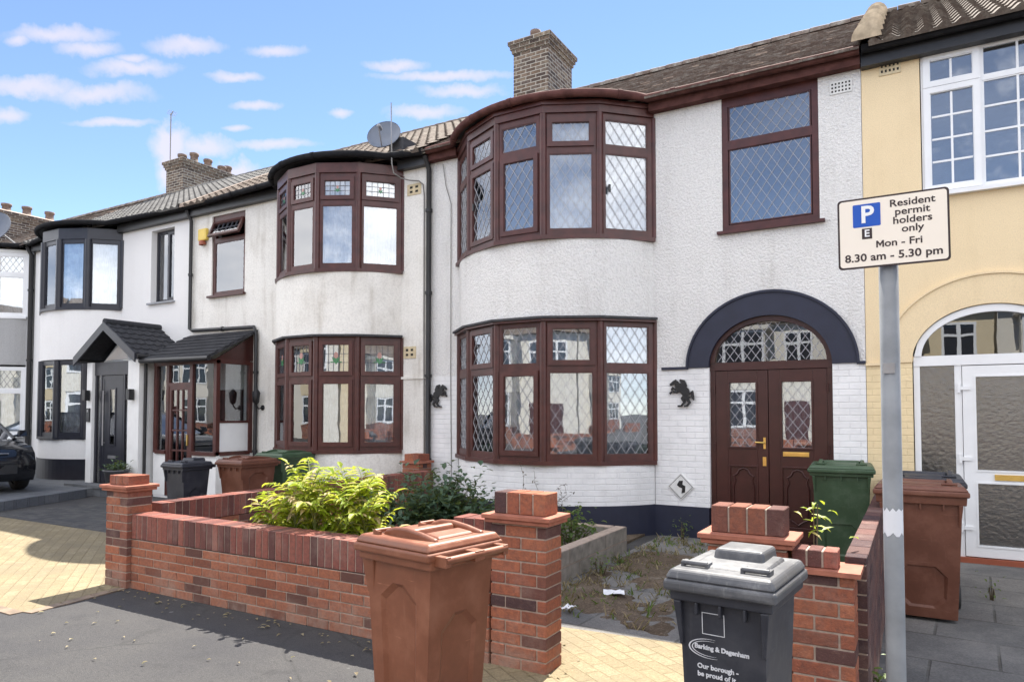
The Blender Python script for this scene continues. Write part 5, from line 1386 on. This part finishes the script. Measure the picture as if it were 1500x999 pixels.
def plaque():
    r = thing('house_plaque', (-2.16, -.03, .65), 'small white diamond plaque with a black figure low on the painted brick', 'plaque')
    xf = frame_xf((-2.16, -.012, .65), (1, 0, 0), (0, -1, 0))
    m = MB(); m.prism([(0, -.175), (.17, 0), (0, .175), (-.17, 0)], -.006, .012, 0, xf); m.build('tile', 'ventw', r, .003)
    m = MB(); m.prism([(-.05, .02), (-.02, .075), (.03, .08), (.02, .03), (.06, .01), (.055, -.07), (.01, -.085), (.02, -.02), (-.02, -.005)][::-1], .0125, .018, 0, xf); m.build('figure', 'blackhorse', r)
    m = MB(); ring(m, xf @ Matrix.Rotation(pi/4, 4, 'Z'), -.112, .112, -.112, .112, .008, .012, .015); m.build('border', 'metal', r)
plaque()
def dish(x, y, z, rad, rz, tilt, label, arm=True, pole=None):
    r = thing('satellite_dish', (x, y, z), label, 'satellite dish', 'satellite dishes')
    xf = Matrix.Translation((x, y, z)) @ Matrix.Rotation(R(rz), 4, 'Z') @ Matrix.Rotation(R(90-tilt), 4, 'X')
    m = MB(); prof = [(rad*i/8, .17*rad*(i/8)**2*1.6) for i in range(9)]
    m.lathe(prof+[(rad*1.01, .27*rad), (rad, .30*rad)]+[(q, w_-.012) for q, w_ in prof[::-1]], 28, (0, 0, 0), 0, xf); m.build('reflector', 'dish', r)
    m = MB(); f = xf @ Vector((0, -rad*.2, rad*1.15)); m.tube([xf @ Vector((0, -rad*.9, .05)), f], .012, 6); m.tube([f, f+(xf.to_3x3() @ Vector((0, .03, -.12)))], .03, 8); m.build('feed_arm', 'metal', r)
    m = MB(); b_ = xf @ Vector((0, 0, -.02)); m.tube([b_, b_+(xf.to_3x3() @ Vector((0, 0, -.14)))], .035, 8)
    if pole:
        m.tube([b_+(xf.to_3x3() @ Vector((0, 0, -.10))), pole], .02, 8)
    m.build('mount', 'metal', r); return r
dish(-7.18, .02, 6.24, .29, 20, 24, 'grey satellite dish on the tiled roof edge above the cream house bay', pole=(-6.9, .25, 5.95))
dish(-19.35, -.45, 6.2, .42, 30, 20, 'large grey satellite dish on the roof edge of the pebbledashed house', pole=(-18.9, -.1, 5.75))
ap = MB(); ap.box(-7.12, -6.82, .05, .4, 5.78, 6.2); tag(ap.build('vent_box', 'felt'), 'dark box on the roof edge beside the satellite dish', 'roof box')
ae = thing('aerial_mast', (-6.75, -.31, 5.3), 'thin aerial mast with swan-neck cable beside the dish on the cream house', 'aerial')
m = MB(); m.tube([(-6.78, -.31, 6.62), (-6.77, -.31, 6.0)], .010, 6); m.build('aerial_rod', 'metal', ae)
m = MB(); m.tube([(-6.77, -.31, 6.0), (-6.75, -.32, 5.62), (-6.72, -.31, 5.46), (-6.66, -.2, 5.40), (-6.58, -.08, 5.385), (-6.42, -.04, 5.36), (-6.34, -.03, 5.29), (-6.315, -.03, 5.1), (-6.32, -.02, 3.0), (-6.30, -.02, .5)], .012, 6); m.build('cable', 'cable', ae)
m = MB(); m.tube([(-5.95, -.02, 5.55), (-5.9, -.015, 5.2), (-5.80, -.015, 4.9), (-5.8, -.012, 2.2), (-5.78, -.012, .6)], .006, 5); tag(m.build('wall_cable', 'cable'), 'thin grey cable clipped down the wall left of the mahogany bay', 'cable')
ca = thing('chimney_aerial', (-18.1, 3.6, 9), 'thin television aerial on the far chimney stack', 'aerial')
m = MB(); m.tube([(-18.3, 3.5, 8.6), (-18.3, 3.5, 10.4)], .016, 6); m.tube([(-18.3, 3.5, 10.35), (-17.9, 3.3, 10.3)], .012, 6)
for k in range(5): m.tube([(-18.3+.09*k, 3.5-.045*k+.14, 10.35-.01*k), (-18.3+.09*k, 3.5-.045*k-.14, 10.35-.01*k)], .004, 5)
m.build('mast', 'cable', ca)
al = thing('alarm_box', (-11.85, -.05, 5.15), 'yellow and brown burglar alarm box beside the small brown window', 'alarm box')
m = MB(); m.box(-11.98, -11.72, -.07, -.001, 5.06, 5.30); m.build('casing', 'yellowplast', al, .02); m = MB(); m.lathe([(.07, 0), (.07, .07), (.04, .09), (0, .09)], 14, (-11.85, -.05, 4.97)); m.build('sounder', 'redplast', al)
for x, nm in ((-14.045, 'left'), (-12.54, 'right')):
    t = thing('wall_lamp', (x, -1.03, 1.95), 'black box wall lamp on the porch column %s' % ('left of the grey front door' if nm == 'left' else 'right of the grey front door'), 'wall lamp', 'porch wall lamps')
    m = MB(); m.box(x-.055, x+.055, -1.12, -1.015, 1.85, 2.06); m.build('lamp_body', 'black', t, .006); m = MB(); m.box(x-.03, x+.03, -1.015, -1.0005, 1.9, 2.0); m.build('wall_plate', 'black', t)
t = thing('meter_box', (-14.045, -1.02, 1.55), 'small black and grey entry panel under the left porch lamp', 'entry panel')
m = MB(); m.box(-14.10, -13.99, -1.03, -1.001, 1.42, 1.70); m.build('panel', 'black', t, .004); m = MB(); m.box(-14.06, -14.02, -1.036, -1.031, 1.62, 1.67); m.build('button', 'metal', t)
t = thing('wall_lantern', (-10.2, -.12, 1.9), 'small black carriage lantern on the wall beside the lean-to porch', 'wall lamp')
m = MB(); m.lathe([(.02, -.14), (.055, -.1), (.075, .08), (.02, .15), (.01, .17)], 8, (-10.08, -.16, 1.9)); m.tube([(-10.08, -.16, 1.75), (-10.08, -.10, 1.68), (-10.08, -.012, 1.7)], .014, 6); m.build('lantern', 'blackhorse', t)
m = MB(); m.lathe([(.05, 0), (.05, .012), (0, .012)], 12, (0, 0, 0), 0, Matrix.Translation((-10.08, -.001, 1.7)) @ Matrix.Rotation(pi/2, 4, 'X')); m.build('wall_rose', 'blackhorse', t)

# ================================================================== parked car
def car():
    r = lthing('parked_car', 'black hatchback parked on the paved forecourt at the left edge', 'car')
    prof = [(2.05, .32), (2.12, .50), (2.08, .70), (1.95, .82), (1.1, .98), (.35, 1.40), (-.2, 1.47), (-1.2, 1.44), (-1.85, 1.10), (-2.0, .95), (-2.08, .6), (-2.0, .3)]
    body = [(2.02, .22), (2.12, .36), (2.13, .55), (2.07, .72), (1.92, .83), (1.05, .96), (-1.9, 1.0), (-2.03, .9), (-2.08, .6), (-2.02, .25)]
    cr = [1.0, .97, .96, .90, .86, .84, .88, .92, .96, .98]
    mb = MB(); hw = .88
    n = len(body); rows = []
    for k, (f, fx, fz) in enumerate([(-1, .94, .0), (-.96, .985, .0), (-.6, 1, .0), (0, 1.01, .0), (.6, 1, 0), (.96, .985, 0), (1, .94, 0)]):
        rows.append([(x*(fx if x > 0 else 1), f*hw, .25+(z-.25)*(1 if abs(f) < .98 else .96)) for x, z in body])
    vs = [p for r_ in rows for p in r_]
    fs = [(k*n+i, k*n+(i+1) % n, (k+1)*n+(i+1) % n, (k+1)*n+i) for k in range(6) for i in range(n)]
    mb.add(vs, fs, 0, .5, True); mb.add(rows[0], [tuple(range(n))]); mb.add(rows[-1], [tuple(range(n-1, -1, -1))])
    bo = mb.build('body', 'carpaint', r)
    g = MB(); A = [(1.08, .955), (.30, 1.42), (-1.1, 1.43), (-1.92, .99)]; lo, hi = .80, .60
    vs = [(x, s*(lo if i in (0, 3) else hi), z) for s in (-1, 1) for i, (x, z) in enumerate(A)]
    g.add(vs, [(0, 1, 5, 4), (2, 3, 7, 6), (3, 2, 1, 0), (4, 5, 6, 7)], 0, .5); g.build('windows', 'carglass', bo)
    g = MB(); g.hexa([(.32, -.60, 1.41), (.32, .60, 1.41), (-1.12, .60, 1.42), (-1.12, -.60, 1.42)][::-1], [(.15, -.55, 1.47), (.15, .55, 1.47), (-1.0, .55, 1.475), (-1.0, -.55, 1.475)][::-1])
    for s in (-1, 1):
        g.tube([(1.08, s*.80, .955), (.30, s*.60, 1.43)], .03, 6); g.tube([(-1.92, s*.8, .99), (-1.1, s*.6, 1.44)], .045, 6); g.tube([(-.35, s*.8, .98), (-.35, s*.6, 1.43)], .035, 6)
    g.build('roof', 'carpaint', bo)
    for s in (-1, 1):
        h = MB(); h.hexa([(1.96, s*.45, .60), (1.70, s*.865, .62), (1.66, s*.87, .66), (1.90, s*.45, .66)], [(1.99, s*.46, .74), (1.62, s*.872, .79), (1.58, s*.87, .80), (1.9, s*.45, .74)])
        h.hexa([(2.10, s*.42, .58), (2.0, s*.80, .60), (1.9, s*.80, .60), (2.0, s*.42, .58)], [(2.08, s*.42, .71), (1.90, s*.83, .74), (1.8, s*.8, .74), (2.0, s*.42, .71)])
        h.build('headlight', 'lamp', bo)
        m_ = MB(); m_.hexa([(.86, s*.90, .98), (.98, s*.90, .98), (.98, s*1.06, 1.0), (.86, s*1.06, 1.0)], [(.86, s*.92, 1.12), (.93, s*.92, 1.12), (.93, s*1.05, 1.11), (.86, s*1.05, 1.11)]); m_.tube([(.92, s*.82, 1.0), (.92, s*.92, 1.02)], .025, 6); m_.build('wing_mirror', 'carpaint', bo, .01)
        for x in (1.28, -1.28):
            w_ = MB(); mm = Matrix.Translation((x, s*.83, .32)) @ Matrix.Rotation(pi/2, 4, 'X')
            w_.lathe([(.2, -.1), (.30, -.1), (.32, -.07), (.32, .07), (.30, .1), (.2, .1)], 22, (0, 0, 0), 0, mm); wo_ = w_.build('wheel', 'rubber', r)
            w_ = MB(); w_.lathe([(0, -.06), (.2, -.075), (.2, .075), (0, .06)], 16, (0, 0, 0), 0, mm); w_.build('rim', 'metal', wo_)
    h = MB(); h.box(2.085, 2.135, -.55, .55, .36, .52); h.build('grille', 'black', bo); h = MB(); h.box(2.12, 2.142, -.26, .26, .40, .50); h.build('number_plate', 'white', bo)
    h = MB(); h.tube([(2.10, -.42, .725), (2.12, 0, .73), (2.10, .42, .725)], .012, 6); h.build('chrome_strip', 'metal', bo)
    return r
put(car(), -15.75, -2.75, -8, .15)

# ================================================================== planting
def leafquad(mb, base, d, up, L, wd, rnd=None, fold=.25, droop=.2):
    d = d.normalized(); s = d.cross(up)
    if s.length < 1e-4: s = Vector((1, 0, 0))
    s.normalize(); n = s.cross(d)
    p = [base, base+d*L*.38+s*wd*.5+n*fold*wd, base+d*L*.42, base+d*L*.38-s*wd*.5+n*fold*wd, base+d*L*.75+s*wd*.33-n*droop*L*.3+n*fold*wd*.6, base+d*L*.76-n*droop*L*.35, base+d*L*.75-s*wd*.33-n*droop*L*.3+n*fold*wd*.6, base+d*L-n*droop*L]
    mb.add(p, [(0, 2, 1), (0, 3, 2), (1, 2, 5, 4), (3, 6, 5, 2), (4, 5, 7), (5, 6, 7)], 0, random.random() if rnd is None else rnd)
def frond(lf, st, base, direction, L, droop, nl=10, ll=.10, lw=.034):
    d = Vector(direction).normalized(); pts = []; p = Vector(base); step = L/14
    for i in range(15):
        pts.append(p.copy()); d = (d+Vector((0, 0, -droop*(.25+i/14)))*.13).normalized(); p = p+d*step
    vis = [p_ for p_ in pts if not (p_.y < -4.86 and p_.z < .74)]
    st.tube(vis, [.006*(1-i/18) for i in range(len(vis))], 5)
    for k in range(nl):
        t = .2+.8*k/(nl-1)
        qz = pts[min(14, int(t*14))]
        if qz.y < -4.80 and qz.z < .76: continue
        i = min(13, int(t*14)); q = pts[i].lerp(pts[i+1], t*14-i) if i < 14 else pts[14]
        tan = (pts[min(14, i+1)]-pts[i]).normalized(); side = tan.cross(Vector((0, 0, 1)))
        if side.length < .05: side = Vector((1, 0, 0))
        side.normalize(); sc = sin(pi*(.25+.68*t))**.7
        for sg in (-1, 1):
            dd = side*sg+tan*.55+Vector((0, 0, random.uniform(-.35, .0)))
            leafquad(lf, q, dd, Vector((0, 0, 1)), ll*sc*random.uniform(.85, 1.15), lw*random.uniform(.85, 1.1)*sc, None, .18, random.uniform(.1, .5))
    if not (pts[-1].y < -4.80 and pts[-1].z < .8): leafquad(lf, pts[-1], d, Vector((0, 0, 1)), ll*.8, lw*.8)
def sumac():
    rr = random.Random(11); st0 = random.getstate(); random.seed(5)
    r = thing('sapling', (-3.75, -4.55, .03), 'bright yellow-green feathery sapling spilling over the front garden wall', 'sapling')
    lf, st = MB(), MB()
    stems = [((-4.12, -4.62), (-.15, .05), .78), ((-3.95, -4.62), (-.05, -.1), .93), ((-3.55, -4.6), (.22, .0), .90), ((-3.42, -4.66), (.25, -.12), .74), ((-4.25, -4.68), (-.2, -.1), .62), ((-3.8, -4.74), (.0, -.1), .76), ((-4.0, -4.72), (-.1, -.1), .70), ((-3.7, -4.6), (.1, .05), .84)]
    for (x, y), (lx, ly), h in stems:
        pts = [Vector((x+lx*t*.5, y+ly*t*.5, .03+h*t)) for t in [i/6 for i in range(7)]]; st.tube(pts, [.014-.0015*i for i in range(7)], 6)
        nf = 15
        for k in range(nf):
            t = .35+.65*k/(nf-1); q = Vector((x+lx*t*.5, y+ly*t*.5, .03+h*t)); a = k*2.4+random.uniform(-.4, .4)
            elv = .7+1.4*t
            frond(lf, st, q, (cos(a), sin(a)*.8, elv), random.uniform(.27, .42), random.uniform(.5, 1.3), random.randint(7, 10), random.uniform(.12, .165), random.uniform(.05, .068))
    lf.build('foliage', 'ailanthus', r); st.build('stem', 'gstem', r); random.setstate(st0)
sumac()
def bush(name, label, cat, cx, cy, rx, ry, h, n, mat, ll, lw, z0=.03, stems=10, spiky=0):
    r = thing(name, (cx, cy, z0), label, cat); lf, st = MB(), MB()
    for k in range(stems):
        a = random.random()*2*pi; q = sqrt(random.random()); e = Vector((cx+rx*q*cos(a), cy+ry*q*sin(a), z0+h*(1-.55*q*q)*random.uniform(.75, 1.08))); b = Vector((cx+rx*.35*q*cos(a), cy+ry*.35*q*sin(a), z0))
        mid_ = b.lerp(e, .5)+Vector((0, 0, .08)); st.tube([b, mid_, e], [.007, .005, .003], 5)
        m = int(n/stems)
        for i in range(m):
            t = random.uniform(.25, 1.02); p = (b.lerp(mid_, t*2) if t < .5 else mid_.lerp(e, t*2-1))+Vector([random.gauss(0, 1) for _ in range(3)])*.05*(1+rx)
            d = Vector((random.gauss(0, 1), random.gauss(0, 1), random.uniform(-.3, .7)))
            leafquad(lf, p, d, Vector((0, 0, 1)), ll*random.uniform(.6, 1.25), lw*random.uniform(.7, 1.2), None, .15, random.uniform(0, .5))
    lf.build('foliage', mat, r); st.build('stem', 'stem', r); return r
bush('shrub', 'dense dark green shrub in the flower bed under the mahogany bay', 'shrub', -4.2, -2.55, 1.1, .72, .86, 4200, 'darkleaf', .095, .062, stems=60)
bush('bramble', 'leafy bramble clump at the corner of the block edging by the navy plinth', 'bramble', -2.85, -1.85, .24, .3, .5, 420, 'weedleaf', .07, .045, stems=12)
bush('weed', 'small upright weed against the navy plinth left of the doors', 'weed', -2.1, -.18, .05, .05, .22, 46, 'weedleaf', .05, .02, .0, 4)
bush('weed', 'bright seedling behind the coping of the gate side wall', 'weed', -.03, -4.78, .08, .05, 1.14, 110, 'ailanthus', .085, .03, .0, 6)
bush('weed', 'small green weed growing at the foot of the block edging', 'weed', -2.25, -2.5, .12, .1, .14, 60, 'weedleaf', .045, .025, .0, 5)
bush('weed', 'small weed at the foot of the signpost beside the neighbour path', 'weed', .27, -4.6, .06, .1, .16, 40, 'weedleaf', .06, .03, .0, 4)
bush('weed', 'low weed sprouting behind the far end of the front garden wall', 'weed', -4.95, -4.6, .12, .1, .78, 90, 'weedleaf', .06, .03, .03, 6)
bush('weed', 'tiny weed in a crack of the neighbour path', 'weed', 1.02, -1.7, .05, .05, .09, 24, 'weedleaf', .04, .018, .0, 3)
def dead_stems(label, spots, h):
    r = thing('dry_plant', (spots[0][0], spots[0][1], .03), label, 'dry plant'); st, lf = MB(), MB()
    for x, y, hh in spots:
        pts = [Vector((x+random.uniform(-.02, .02)*i, y, .03+hh*i/6)) for i in range(7)]; st.tube(pts, [.006-.0007*i for i in range(7)], 5)
        for i in range(16): leafquad(lf, pts[random.randint(3, 6)]+Vector((random.gauss(0, .012), random.gauss(0, .012), random.gauss(0, .03))), Vector((random.gauss(0, 1), random.gauss(0, 1), .3)), Vector((0, 0, 1)), .05, .022)
    for a_, f_ in ((lf.v, lf.f),): st.add(a_, f_, 0)
    st.build('dry_stalk', 'stem', r)
dead_stems('two dark dry stalks standing in front of the ground floor bay', [(-3.98, -1.0, .90), (-3.76, -1.02, .82)], .9)
dead_stems('thin dry seed stalks against the painted brick right of the shrub', [(-3.45, -1.0, .62), (-3.38, -1.02, .66), (-3.33, -1.0, .55)], .6)
# potted plant at the porch
t = thing('potted_plant', (-12.75, -1.15, .15), 'small plant in a dark grey tub right of the gabled porch door', 'potted plant')
m = MB(); m.lathe([(.0, 0), (.15, 0), (.21, .34), (.23, .35), (.23, .38), (.19, .38), (.18, .33), (0, .33)], 18, (-12.62, -1.25, .15)); m.build('tub', 'bingrey2', t)
lf = MB()
for i in range(120): leafquad(lf, Vector((-12.62+random.gauss(0, .1), -1.25+random.gauss(0, .1), .52+abs(random.gauss(0, .07)))), Vector((random.gauss(0, 1), random.gauss(0, 1), random.uniform(0, 1))), Vector((0, 0, 1)), .09, .04)
lf.build('foliage', 'darkleaf', t)
# straw tufts and weeds over the neglected path, nobody could count them
def tufts():
    mb = MB(); gb = MB(); rr = random.Random(21)
    for i in range(300):
        x = -2.35+1.6*rr.random()**1.3; y = -4.0+3.7*rr.random(); k = rr.randint(3, 7); green = rr.random() < .28
        if x > -1.2 and rr.random() < .6: continue
        for j in range(k):
            a = rr.random()*6.28; L = rr.uniform(.03, .11); b = Vector((x+rr.gauss(0, .02), y+rr.gauss(0, .02), .005)); e = b+Vector((cos(a)*L*.7, sin(a)*L*.7, L*rr.uniform(.3, 1)))
            s = Vector((-sin(a), cos(a), 0))*rr.uniform(.003, .008)
            (gb if green else mb).add([b-s, b+s, b.lerp(e, .6)+s*.8+Vector((0, 0, .01)), e, b.lerp(e, .6)-s*.8+Vector((0, 0, .01))], [(0, 1, 2, 3, 4)], 0, rr.random())
    tag(mb.build('dry_grass', 'dryleaf'), 'dry straw and dead grass scattered over the path', 'dry grass', kind='stuff'); tag(gb.build('path_weeds', 'weedleaf'), 'low green weeds scattered over the path', 'weeds', kind='stuff')
tufts()
# fallen leaves swept against the wall and over the footway
lf = MB()
for i in range(170):
    t_ = random.random(); x = random.uniform(-6.0, .1); y = -5.2-abs(random.gauss(0, .12)) if t_ < .6 else random.uniform(-7.2, -5.3)
    if -2.0 < x < -.1 and t_ < .6: y += random.uniform(0, .9)
    leafquad(lf, Vector((x, y, .012)), Vector((random.gauss(0, 1), random.gauss(0, 1), .12)), Vector((0, 0, 1)), random.uniform(.02, .05), random.uniform(.01, .025))
tag(lf.build('fallen_leaves', 'dryleaf'), 'dry fallen leaves along the foot of the garden wall', 'fallen leaves', kind='stuff')
# litter
for x, y, a, w_, label, mt in ((-1.80, -3.26, .4, .09, 'crumpled pale blue wrapper lying on the garden path', 'paper'), (-1.95, -3.86, 1.2, .06, 'small white paper scrap at the foot of the gate pillar', 'paper')):
    m = MB(); vs = []
    for j in range(5):
        for i in range(6): u, v = (i-2.5)*w_*.4, (j-2)*w_*.35; vs.append((x+u*cos(a)-v*sin(a), y+u*sin(a)+v*cos(a), .045+random.uniform(0, .025)))
    m.add(vs, [(j*6+i, j*6+i+1, j*6+i+7, j*6+i+6) for j in range(4) for i in range(5)]); tag(m.build('litter', mt), label, 'litter', 'litter on the garden path')
